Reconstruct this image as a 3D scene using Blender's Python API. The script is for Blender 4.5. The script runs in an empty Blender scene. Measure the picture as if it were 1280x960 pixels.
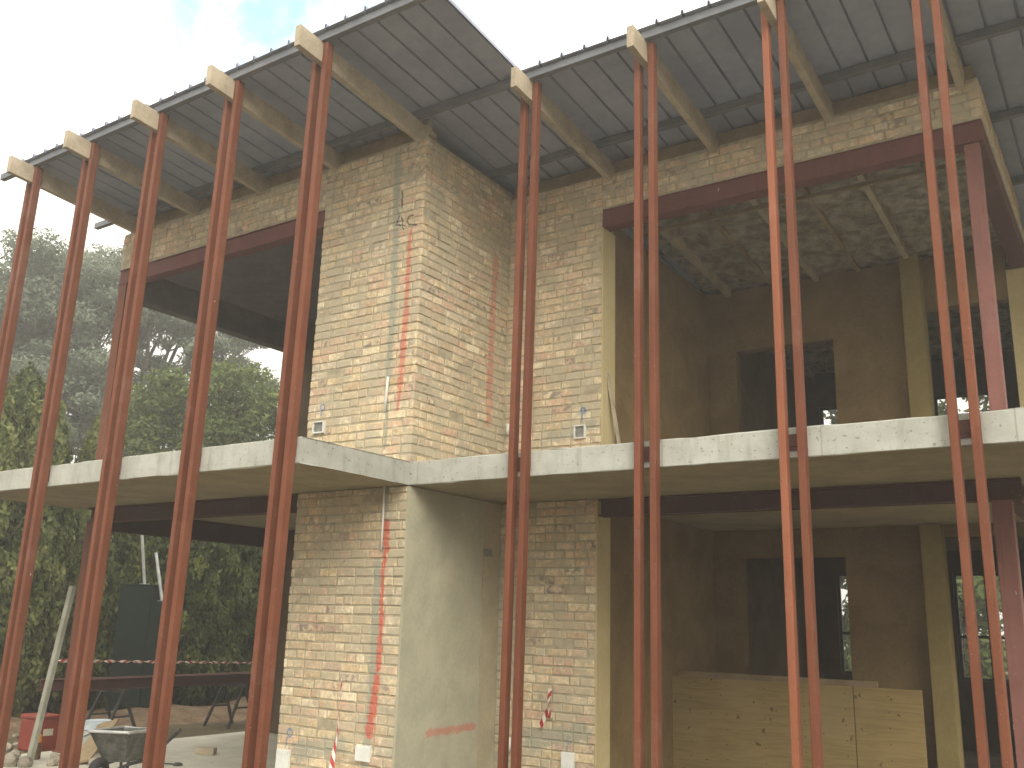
import bpy, bmesh, math, random
import numpy as np
from mathutils import Vector, Matrix

random.seed(7); RNG = np.random.default_rng(7)
scene = bpy.context.scene
COL = scene.collection
R = math.radians

# ------------------------------------------------------------------ camera
YAW, PITCH, ROLL, FPX, CZ = R(34.136), R(14.135), R(1.659), 1172.94, 1.6
_f = Vector((-math.sin(YAW)*math.cos(PITCH), math.cos(YAW)*math.cos(PITCH), math.sin(PITCH)))
_r = Vector((math.cos(YAW), math.sin(YAW), 0)); _u = _r.cross(_f)
RT = math.cos(ROLL)*_r + math.sin(ROLL)*_u
UP = -math.sin(ROLL)*_r + math.cos(ROLL)*_u
cam = bpy.data.cameras.new('camera'); co = bpy.data.objects.new('camera', cam); COL.objects.link(co)
m3 = Matrix((RT, UP, -_f)).transposed()
co.matrix_world = Matrix.Translation((0, 0, CZ)) @ m3.to_4x4()
cam.sensor_width = 36; cam.lens = FPX/1280*36; cam.clip_end = 3000; cam.clip_start = .05
scene.camera = co

def ray(px, py):
    return RT*((px-640)/FPX) - UP*((py-480)/FPX) + _f
def at(px, py, **k):
    """the point where the sight line of a survey pixel meets the plane X=, Y= or Z="""
    d = ray(px, py); (a, v), = k.items(); i = 'XYZ'.index(a); o = (0, 0, CZ)
    t = (v-o[i])/d[i]
    return Vector((d.x*t, d.y*t, CZ+d.z*t))
def far(px, py, dist):
    d = ray(px, py); t = dist/math.hypot(d.x, d.y)
    return Vector((d.x*t, d.y*t, CZ+d.z*t))

# ------------------------------------------------------------------ building dimensions
YW1, YW2, XC, XR, XL = 6.60, 8.10, -5.59, -0.76, -10.65     # wall planes of the two wings, corner, ends
YS1 = 5.235                                                  # front edge of the left wing's slab
ZF, ZB, ZT = 0.0, 2.78, 3.0                                  # floor, slab soffit, slab top
LB, LT = 5.64, 5.84                                          # upper lintel beams
def zr(y): return 6.60-.075*(y-4.87)                          # top of the rafters
YBACK = 15.5

# ------------------------------------------------------------------ nodes / materials
def mat(name):
    m = bpy.data.materials.new(name); m.use_nodes = True
    nt = m.node_tree; nt.nodes.clear()
    return m, nt
class N:
    def __init__(s, nt): s.nt = nt
    def n(s, t, **k):
        x = s.nt.nodes.new(t)
        for a, b in k.items(): setattr(x, a, b)
        return x
    def l(s, a, b): s.nt.links.new(a, b)
    def set(s, sock, v):
        if hasattr(v, 'is_output'): s.l(v, sock)
        else: sock.default_value = v
    def math(s, op, a, b=None, c=None, clamp=False):
        x = s.n('ShaderNodeMath', operation=op, use_clamp=clamp)
        s.set(x.inputs[0], a)
        if b is not None: s.set(x.inputs[1], b)
        if c is not None: s.set(x.inputs[2], c)
        return x.outputs[0]
    def vmath(s, op, a, b=None, scale=None):
        x = s.n('ShaderNodeVectorMath', operation=op)
        s.set(x.inputs[0], a)
        if b is not None: s.set(x.inputs[1], b)
        if scale is not None: x.inputs['Scale'].default_value = scale
        return x.outputs['Value'] if op in ('DOT_PRODUCT', 'LENGTH', 'DISTANCE') else x.outputs[0]
    def noise(s, vec, scale, detail=4, rough=.55, dist=0, col=False):
        x = s.n('ShaderNodeTexNoise'); s.l(vec, x.inputs['Vector'])
        x.inputs['Scale'].default_value = scale; x.inputs['Detail'].default_value = detail
        x.inputs['Roughness'].default_value = rough; x.inputs['Distortion'].default_value = dist
        return x.outputs['Color'] if col else x.outputs['Fac']
    def step(s, v, a, b, o0=0., o1=1.):
        x = s.n('ShaderNodeMapRange', interpolation_type='SMOOTHSTEP')
        s.set(x.inputs[0], v); x.inputs[1].default_value = a; x.inputs[2].default_value = b
        x.inputs[3].default_value = o0; x.inputs[4].default_value = o1
        return x.outputs[0]
    def ramp(s, v, stops, interp='LINEAR'):
        x = s.n('ShaderNodeValToRGB'); x.color_ramp.interpolation = interp
        e = x.color_ramp.elements
        while len(e) < len(stops): e.new(.5)
        for q, (p, c) in zip(e, stops): q.position = p; q.color = (*c, 1)
        s.set(x.inputs[0], v)
        return x.outputs[0]
    def mix(s, f, a, b, mode='MIX'):
        x = s.n('ShaderNodeMix', data_type='RGBA', blend_type=mode)
        s.set(x.inputs[0], f)
        for i, v in ((6, a), (7, b)):
            s.set(x.inputs[i], v if hasattr(v, 'is_output') else (*v, 1))
        return x.outputs[2]
    def pos(s): return s.n('ShaderNodeNewGeometry').outputs['Position']
    def xyz(s, v):
        x = s.n('ShaderNodeSeparateXYZ'); s.l(v, x.inputs[0]); return x.outputs
    def attr(s, name):
        return s.n('ShaderNodeAttribute', attribute_name=name).outputs['Color']
    def bump(s, h, strength, dist=.01, normal=None):
        x = s.n('ShaderNodeBump'); s.l(h, x.inputs['Height'])
        x.inputs['Strength'].default_value = strength; x.inputs['Distance'].default_value = dist
        if normal is not None: s.l(normal, x.inputs['Normal'])
        return x.outputs[0]
    def out(s, color, rough=.8, normal=None, metal=0., spec=.3):
        p = s.n('ShaderNodeBsdfPrincipled')
        s.set(p.inputs['Base Color'], color if hasattr(color, 'is_output') else (*color, 1))
        s.set(p.inputs['Roughness'], rough); p.inputs['Metallic'].default_value = metal
        p.inputs['Specular IOR Level'].default_value = spec
        if normal is not None: s.l(normal, p.inputs['Normal'])
        o = s.n('ShaderNodeOutputMaterial'); s.l(p.outputs[0], o.inputs[0])
        return p

def m_simple(name, c1, c2, scale=6., rough=.7, bump=.3, bscale=40., metal=0., spec=.3, bdist=.004, detail=5):
    m, nt = mat(name); g = N(nt); p = g.pos()
    f = g.noise(p, scale, detail)
    f2 = g.noise(p, scale*7, 3)
    f = g.math('ADD', g.math('MULTIPLY', f, .7), g.math('MULTIPLY', f2, .3))
    c = g.mix(g.step(f, .36, .64), c1, c2)
    b = g.bump(g.noise(p, bscale, 4), bump, bdist)
    g.out(c, rough, b, metal, spec)
    return m

def seg_mask(g, u, v, s, jit):
    """soft mask of a painted stroke from (u1,v1) to (u2,v2); half-width w; jit is a noise value about 0"""
    u1, v1, u2, v2, w = s
    du, dv = u2-u1, v2-v1; L2 = du*du+dv*dv+1e-9
    pu = g.math('SUBTRACT', u, u1); pv = g.math('SUBTRACT', v, v1)
    t = g.math('MULTIPLY_ADD', pu, du/L2, g.math('MULTIPLY', pv, dv/L2), clamp=True)
    qu = g.math('SUBTRACT', pu, g.math('MULTIPLY', t, du)); qv = g.math('SUBTRACT', pv, g.math('MULTIPLY', t, dv))
    d = g.math('SQRT', g.math('ADD', g.math('MULTIPLY', qu, qu), g.math('MULTIPLY', qv, qv)))
    d = g.math('ADD', d, g.math('MULTIPLY', jit, w*1.1))
    return g.step(d, w*.55, w*1.25, 1, 0)

def marks(g, c, axis, groups):
    """paint strokes over colour c: groups = [(colour, opacity, [segments])]"""
    p = g.pos(); x, y, z = g.xyz(p)
    u = x if axis == 'X' else y
    j = g.math('SUBTRACT', g.noise(p, 22, 3), .5); j = g.math('MULTIPLY', j, 1.8)
    for colr, op, segs in groups:
        m = None
        for s in segs:
            k = seg_mask(g, u, z, s, j)
            m = k if m is None else g.math('MAXIMUM', m, k)
        m = g.math('MULTIPLY', m, g.math('MULTIPLY', g.step(g.noise(p, 55, 3), .28, .5, .45, 1), op))
        c = g.mix(m, c, colr)
    return c

MORTAR = (.44, .385, .275)
def m_brick(name, axis='X', groups=(), smear=.575):
    m, nt = mat(name); g = N(nt); p = g.pos()
    a = g.attr('tone'); rr, gg, bb = g.n('ShaderNodeSeparateColor'), None, None
    g.l(a, rr.inputs[0]); r, gr, b = rr.outputs
    c = g.ramp(r, [(0, (.58, .485, .32)), (.22, (.63, .50, .32)), (.4, (.52, .395, .26)), (.55, (.69, .585, .41)),
                   (.7, (.60, .415, .29)), (.82, (.53, .385, .285)), (.92, (.76, .67, .49)), (1, (.40, .30, .23))])
    n1 = g.noise(p, 9, 5, .6, .4); n2 = g.noise(p, 34, 5, .65); n3 = g.noise(p, 3.1, 4)
    c = g.mix(g.math('MULTIPLY', g.step(n1, .52, .70), .5), c, (.33, .22, .155))                 # browner firing
    c = g.mix(g.math('MULTIPLY', g.step(g.noise(p, 13, 4, .6), .53, .66), .65), c, (.76, .68, .50))  # pale faces
    burn = g.math('MULTIPLY', g.step(gr, .90, .95), g.step(g.noise(p, 17, 4), .46, .6))
    c = g.mix(g.math('MULTIPLY', burn, .75), c, (.16, .135, .14))                                  # kiln-burnt ends
    c = g.mix(1., c, g.ramp(n2, [(.25, (.78, .78, .78)), (.75, (1.28, 1.26, 1.22))]), 'MULTIPLY')
    sm = g.math('ADD', g.math('MULTIPLY', n3, .6), g.math('MULTIPLY', g.noise(p, 15, 5, .65), .55))
    sm = g.math('ADD', sm, g.math('MULTIPLY', b, .09))
    c = g.mix(g.math('MULTIPLY', g.step(sm, smear-.03, smear+.12), .85), c, g.mix(g.noise(p, 40, 3), MORTAR, (.47, .42, .31)))
    if groups: c = marks(g, c, axis, groups)
    h = g.math('ADD', g.math('MULTIPLY', n2, .6), g.noise(p, 110, 3))
    g.out(c, .93, g.bump(h, .55, .006), 0, .15)
    return m

def m_mortar(name, groups=(), axis='X'):
    m, nt = mat(name); g = N(nt); p = g.pos()
    n = g.noise(p, 12, 6, .65)
    c = g.mix(g.step(n, .3, .7), (.34, .295, .205), (.50, .44, .315))
    if groups: c = marks(g, c, axis, groups)
    g.out(c, .95, g.bump(g.noise(p, 70, 5, .7), .8, .01), 0, .1)
    return m

def pxsegs(pts, w, close=False, **plane):
    """stroke through survey pixels on a wall plane -> segments (u1,z1,u2,z2,w)"""
    a = 'x' if 'Y' in plane else 'y'
    q = [at(*p, **plane) for p in pts]
    if close: q.append(q[0])
    return [(getattr(i, a), i.z, getattr(j, a), j.z, w) for i, j in zip(q, q[1:])]
def ring(px, py, rx, ry, w, **plane):
    return pxsegs([(px+rx*math.cos(t), py+ry*math.sin(t)) for t in [k*math.pi/3 for k in range(6)]], w, True, **plane)

RED = (.55, .10, .065); BLUE = (.09, .17, .36); BLACK = (.06, .055, .055); CEM = (.335, .335, .265)
F1 = dict(Y=YW1-.004); F2 = dict(Y=YW2-.004); S1 = dict(X=XC+.004)
def z5(x, y): return (440+x/4.8, 120+y/4.8)
up_front = [
    (CEM, .92, pxsegs([(497, 195), (494, 300), (490, 400), (484.5, 470)], .046, **F1) + pxsegs([(484, 500), (481, 560)], .02, **F1)),
    (RED, .62, pxsegs([(512.5, 290), (507.5, 385)], .028, **F1) + pxsegs([(507.5, 385), (500, 482)], .038, **F1) + pxsegs([(500, 482), (496, 512)], .02, **F1)),
    (BLACK, .85, pxsegs([(502.5, 239), (502, 259)], .012, **F1) +
        pxsegs([z5(287, 716), z5(262, 772), z5(312, 776)], .009, **F1) + pxsegs([z5(300, 728), z5(304, 800)], .009, **F1) +
        pxsegs([z5(366, 714), z5(338, 722), z5(327, 748), z5(340, 770), z5(382, 770)], .010, **F1)),
    (BLUE, .7, ring(402.5, 509, 2.6, 4, .009, **F1) + pxsegs([(402, 513), (401, 519)], .01, **F1)),
]
lo_front = [
    (CEM, .92, pxsegs([(484, 606), (479, 690)], .025, **F1) + pxsegs([(472, 705), (467, 820), (460, 905), (455, 958)], .05, **F1)),
    (CEM, .75, pxsegs([(372, 938), (425, 932)], .09, **F1)),
    (RED, .8, pxsegs([(483, 655), (482, 685)], .04, **F1) + pxsegs([(482, 685), (478, 715), (476, 770)], .026, **F1) +
        pxsegs([(477, 765), (472, 835)], .032, **F1) + pxsegs([(470, 848), (466, 885)], .042, **F1) + pxsegs([(466, 885), (461, 916)], .05, **F1)),
    (BLUE, .7, ring(362, 916, 3.2, 5, .011, **F1) + pxsegs([(359, 922), (356, 934)], .008, **F1)),
]
up_side = [(RED, .5, pxsegs([(620.5, 322), (614.5, 430), (611, 528)], .055, **S1))]
up_right = [(BLUE, .75, ring(728.5, 513, 2.8, 3.5, .012, **F2) + pxsegs([(727.5, 516), (726.5, 528)], .010, **F2)),
            (CEM, .7, pxsegs([(688, 548), (740, 530)], .06, **F2))]
lo_right = [(BLUE, .65, ring(711, 926, 3, 4.5, .011, **F2) + pxsegs([(709, 931), (708, 942)], .009, **F2)),
            (CEM, .8, pxsegs([(664, 925), (728, 915)], .10, **F2)), (CEM, .65, pxsegs([(636, 700), (626, 955)], .09, **F2) + pxsegs([(622, 700), (612, 955)], .12, **F2))]
plast = [(RED, .5, pxsegs([(534, 917), (592, 908)], .035, X=XC+.012))]

M = {}
M['brick_front_up'] = m_brick('brick_front_upper', 'X', up_front)
M['brick_front_lo'] = m_brick('brick_front_lower', 'X', lo_front)
M['brick_side'] = m_brick('brick_side', 'Y', up_side, .57)
M['brick_right_up'] = m_brick('brick_right_upper', 'X', up_right)
M['brick_right_lo'] = m_brick('brick_right_lower', 'X', lo_right, .58)
M['brick'] = m_brick('brick_stock')
M['mortar_front_up'] = m_mortar('mortar_front_upper', up_front)
M['mortar_front_lo'] = m_mortar('mortar_front_lower', lo_front)
M['mortar_side'] = m_mortar('mortar_side', up_side, 'Y')
M['mortar_right_up'] = m_mortar('mortar_right_upper', up_right)
M['mortar_right_lo'] = m_mortar('mortar_right_lower', lo_right)
M['mortar'] = m_mortar('mortar_plain')

def m_plaster(name, c1, c2, groups=(), axis='Y'):
    m, nt = mat(name); g = N(nt); p = g.pos()
    n = g.math('ADD', g.math('MULTIPLY', g.noise(p, 2.2, 5, .6, .5), .7), g.math('MULTIPLY', g.noise(p, 26, 4), .3))
    c = g.mix(g.step(n, .36, .64), c1, c2)
    if groups: c = marks(g, c, axis, groups)
    h = g.math('ADD', g.noise(p, 7, 3), g.math('MULTIPLY', g.noise(p, 130, 4, .7), .6))
    g.out(c, .92, g.bump(h, .5, .006), 0, .15)
    return m
M['plaster_side'] = m_plaster('cement_plaster', (.37, .355, .265), (.45, .425, .315), plast)
M['plaster_rough'] = m_plaster('rough_render', (.38, .33, .23), (.47, .41, .285), [((.30, .17, .11), .75, pxsegs([(603.5, 690), (599, 800), (594.5, 906)], .022, X=XC+.004))])  # reddish brown stroke along the plaster edge, groove shading painted in
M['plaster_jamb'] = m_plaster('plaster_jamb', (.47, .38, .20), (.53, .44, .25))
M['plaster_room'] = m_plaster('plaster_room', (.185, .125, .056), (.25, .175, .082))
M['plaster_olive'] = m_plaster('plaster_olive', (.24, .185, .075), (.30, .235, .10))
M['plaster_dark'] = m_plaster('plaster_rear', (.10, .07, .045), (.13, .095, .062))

def m_concrete(name):
    m, nt = mat(name); g = N(nt); p = g.pos(); x, y, z = g.xyz(p)
    mp = g.n('ShaderNodeMapping'); g.l(p, mp.inputs[0]); mp.inputs['Scale'].default_value = (1, 1, .18)
    st = g.noise(mp.outputs[0], 14, 5, .6)
    c = g.mix(g.step(g.noise(p, 4, 6, .65), .3, .7), (.355, .36, .32), (.445, .45, .405))
    c = g.mix(g.math('MULTIPLY', g.step(st, .50, .70), .45), c, (.27, .26, .215))
    c = g.mix(g.math('MULTIPLY', g.step(g.noise(p, 2.3, 3), .55, .75), .25), c, (.56, .56, .52))
    c = g.mix(g.math('MULTIPLY', g.step(g.noise(p, 38, 3), .63, .69), .75), c, (.17, .16, .14))
    c = g.mix(g.math('MULTIPLY', g.step(g.math('ABSOLUTE', g.math('SUBTRACT', g.math('FRACT', g.math('MULTIPLY', x, 1/1.22)), .5)), .003, .006, 1, 0), .6), c, (.25, .24, .20))   # shutter joints
    g.out(c, .92, g.bump(g.math('ADD', g.noise(p, 18, 5, .6), g.math('MULTIPLY', g.noise(p, 90, 3), .6)), .22, .008), 0, .2)
    return m
M['concrete'] = m_concrete('slab_concrete')
M['soffit'] = m_simple('soffit_concrete', (.33, .29, .19), (.42, .37, .245), 3., .9, .3, 12., bdist=.004)  # olive of the light bounced from below put into the underside colour
M['screed'] = m_simple('dusty_screed', (.16, .135, .09), (.22, .19, .13), 2.5, .92, .4, 40.)
M['floor'] = m_simple('floor_concrete', (.42, .40, .33), (.52, .50, .42), 2.5, .92, .4, 40.)

def m_primer(name, c1, c2, chips=.0, rough=.52):
    m, nt = mat(name); g = N(nt); p = g.pos()
    oi = g.n('ShaderNodeObjectInfo').outputs['Random']
    mp = g.n('ShaderNodeMapping'); g.l(p, mp.inputs[0]); mp.inputs['Scale'].default_value = (1, 1, .12)
    n = g.math('ADD', g.math('MULTIPLY', g.noise(mp.outputs[0], 9, 5, .6), .6), g.math('MULTIPLY', g.noise(p, 3, 4), .4))
    c = g.mix(g.step(n, .38, .64), c1, c2)
    c = g.mix(g.math('MULTIPLY', oi, .35), c, tuple(v*.72 for v in c1))
    c = g.mix(g.math('MULTIPLY', g.step(g.noise(p, 26, 4, .6), .62, .7), .45), c, tuple(v*.55 for v in c1))
    c = g.mix(g.math('MULTIPLY', g.step(g.noise(p, 13, 3, .55, .4), .755-chips, .775-chips), .7), c, (.55, .47, .40))
    sc = g.n('ShaderNodeMapping'); g.l(p, sc.inputs[0]); sc.inputs['Scale'].default_value = (1, 1, .05); sc.inputs['Rotation'].default_value = (.05, .03, 0)
    dr = g.noise(sc.outputs[0], 42, 3, .6)
    c = g.mix(g.math('MULTIPLY', g.step(dr, .60, .72), .35), c, tuple(v*.5 for v in c1))                # dark runs in the paint
    c = g.mix(g.math('MULTIPLY', g.step(g.noise(p, 2.1, 5, .7), .54, .7), .4), c, tuple(v*.9+.05 for v in c2))   # dusty bloom
    c = g.mix(g.math('MULTIPLY', g.step(g.noise(p, 85, 2), .715, .74), .75), c, (.42, .36, .31))            # small knocks
    g.out(c, g.step(n, .3, .7, rough+.08, rough+.3), g.bump(g.noise(p, 60, 4), .22, .003), 0, .25)
    return m
M['primer'] = m_primer('red_oxide_primer', (.148, .046, .022), (.195, .067, .034))
M['primer_orange'] = m_primer('fresh_orange_primer', (.25, .085, .042), (.31, .112, .06))  # brighter orange tone, used on one post over its whole height
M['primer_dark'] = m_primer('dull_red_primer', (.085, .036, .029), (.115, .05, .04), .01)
M['primer_mid'] = m_primer('shaded_red_primer', (.125, .043, .036), (.165, .06, .05), .012)  # mid red tone, used on the upper lintel beams
M['primer_chip'] = m_primer('chipped_red_primer', (.20, .085, .072), (.25, .11, .092), .03)
M['timber'] = m_simple('pine_timber', (.34, .285, .205), (.47, .40, .295), 5., .75, .25, 60.)
M['timber_old'] = m_simple('site_timber', (.22, .16, .095), (.31, .235, .14), 5., .85, .3, 50.)
M['sheet_under'] = m_simple('roof_sheet', (.245, .275, .375), (.32, .35, .45), 1.5, .5, .05, 12., 0., .4)
M['purlin'] = m_simple('grey_purlin', (.12, .13, .15), (.165, .175, .195), 4., .5, .1, 30., 0., .4)
M['foil'] = m_simple('insulation_foil', (.15, .125, .095), (.42, .375, .29), 7., .45, .8, 9., .25, .4, .03)
def m_ply():
    m, nt = mat('plywood'); g = N(nt); p = g.pos(); x, y, z = g.xyz(p)
    mp = g.n('ShaderNodeMapping'); g.l(p, mp.inputs[0]); mp.inputs['Scale'].default_value = (.25, 1, 3.5)
    gr = g.noise(mp.outputs[0], 7, 6, .65, 1.2)
    c = g.mix(g.step(gr, .35, .65), (.245, .18, .073), (.32, .235, .10))
    c = g.mix(g.math('MULTIPLY', g.step(g.noise(p, 1.6, 4), .5, .7), .35), c, (.36, .28, .15))
    c = g.mix(g.math('MULTIPLY', g.step(g.noise(p, 11, 2, .4), .70, .73), .8), c, (.09, .05, .025))
    fx = g.math('ABSOLUTE', g.math('SUBTRACT', g.math('FRACT', g.math('MULTIPLY', x, 1/.42)), .5)); fz = g.math('ABSOLUTE', g.math('SUBTRACT', g.math('FRACT', g.math('MULTIPLY', z, 1/.15)), .5))
    d = g.math('SQRT', g.math('ADD', g.math('POWER', g.math('MULTIPLY', fx, .42), 2.), g.math('POWER', g.math('MULTIPLY', fz, .15), 2.)))
    c = g.mix(g.step(d, .004, .009, .8, 0), c, (.05, .035, .025))
    g.out(c, .75, g.bump(gr, .25, .003), 0, .2)
    return m
M['plywood'] = m_ply()
M['white_plastic'] = m_simple('white_plastic', (.66, .67, .63), (.76, .77, .73), 8., .5, .1, 30., 0., .4)
M['dark_hole'] = m_simple('box_inside', (.20, .20, .18), (.30, .29, .26), 14., .9, .2, 30.)
M['pvc'] = m_simple('pvc_conduit', (.62, .60, .55), (.74, .72, .67), 9., .5, .1, 30.)
M['galv'] = m_simple('galvanised_pole', (.42, .43, .42), (.56, .57, .56), 7., .5, .1, 30., .3)
M['grey_pole'] = m_simple('grey_timber_pole', (.24, .24, .19), (.33, .33, .27), 7., .85, .3, 40.)
M['green_box'] = m_simple('dark_green_paint', (.006, .015, .012), (.011, .023, .019), 3., .8, .1, 30., 0., .15)
M['red_plastic'] = m_simple('red_plastic', (.20, .032, .02), (.26, .05, .032), 5., .55, .1, 30.)
M['label'] = m_simple('paper_label', (.52, .46, .36), (.62, .56, .45), 12., .8, .1, 30.)
M['orange'] = m_simple('orange_plastic', (.62, .24, .03), (.70, .30, .05), 5., .5, .1, 30.)
M['brown_glass'] = m_simple('brown_bottle', (.10, .06, .03), (.15, .09, .05), 8., .35, .1, 30.)
M['bucket'] = m_simple('grey_bucket', (.33, .35, .33), (.42, .44, .42), 5., .6, .1, 30.)
M['bucket_rim'] = m_simple('pale_blue_rim', (.50, .57, .62), (.60, .67, .71), 5., .5, .1, 30.)
M['steel_dark'] = m_simple('dark_steel', (.05, .052, .05), (.10, .10, .095), 9., .6, .2, 30., .3)
M['tray'] = m_simple('worn_tray', (.07, .075, .065), (.20, .20, .18), 9., .6, .2, 25., .2)
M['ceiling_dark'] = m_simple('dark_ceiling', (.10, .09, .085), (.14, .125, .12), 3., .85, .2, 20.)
M['rubber'] = m_simple('rubber', (.02, .02, .02), (.035, .035, .035), 9., .85, .2, 25.)
M['stone'] = m_simple('rubble_stone', (.20, .175, .135), (.34, .30, .24), 9., .9, .6, 30.)
M['bark'] = m_simple('bark', (.07, .06, .05), (.13, .115, .095), 9., .95, .8, 24., bdist=.03)

def m_tape():
    m, nt = mat('red_white_tape'); g = N(nt)
    uv = g.n('ShaderNodeUVMap', uv_map='along').outputs[0]
    u, v, _ = g.xyz(uv)
    s = g.math('FRACT', g.math('ADD', u, g.math('MULTIPLY', v, .5)))
    c = g.mix(g.step(s, .48, .52), (.74, .70, .64), (.42, .05, .05))
    g.out(c, .45, None, 0, .4)
    return m
M['tape'] = m_tape()

def m_ground():
    m, nt = mat('sandy_ground'); g = N(nt); p = g.pos()
    n = g.math('ADD', g.math('MULTIPLY', g.noise(p, .35, 6, .6), .6), g.math('MULTIPLY', g.noise(p, 6, 6, .7), .4))
    c = g.ramp(n, [(.35, (.075, .06, .035)), (.5, (.12, .10, .06)), (.65, (.19, .155, .10))])
    c = g.mix(g.math('MULTIPLY', g.step(g.noise(p, 28, 3), .62, .7), .5), c, (.34, .30, .24))
    g.out(c, .95, g.bump(g.math('ADD', g.noise(p, 9, 6, .7), g.math('MULTIPLY', g.noise(p, 60, 3), .4)), .9, .05), 0, .1)
    return m
M['ground'] = m_ground()
M['soil'] = m_simple('loose_soil', (.13, .085, .05), (.23, .16, .10), 3.5, .95, .9, 14., bdist=.05)

def m_leaf(name, stops, trans=.3):
    m, nt = mat(name); g = N(nt)
    a = g.n('ShaderNodeSeparateColor'); g.l(g.attr('tone'), a.inputs[0])
    c = g.ramp(a.outputs[0], stops)
    d = g.n('ShaderNodeBsdfPrincipled'); g.l(c, d.inputs['Base Color']); d.inputs['Roughness'].default_value = .65
    d.inputs['Specular IOR Level'].default_value = .25
    t = g.n('ShaderNodeBsdfTranslucent'); g.l(c, t.inputs[0])
    x = g.n('ShaderNodeMixShader'); x.inputs[0].default_value = trans
    g.l(d.outputs[0], x.inputs[1]); g.l(t.outputs[0], x.inputs[2])
    o = g.n('ShaderNodeOutputMaterial'); g.l(x.outputs[0], o.inputs[0])
    return m
M['leaf_tree'] = m_leaf('acacia_leaf', [(0, (.09, .115, .08)), (.5, (.15, .185, .125)), (1, (.24, .28, .19))])
M['leaf_shrub'] = m_leaf('bright_leaf', [(0, (.055, .085, .02)), (.5, (.11, .15, .038)), (1, (.215, .25, .08))], .35)
M['leaf_cypress'] = m_leaf('cypress_spray', [(0, (.016, .028, .007)), (.5, (.06, .085, .018)), (1, (.19, .20, .048))], .2)
M['leaf_gold'] = m_leaf('golden_cypress', [(0, (.07, .09, .024)), (.5, (.13, .155, .045)), (1, (.24, .24, .085))], .25)

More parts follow.
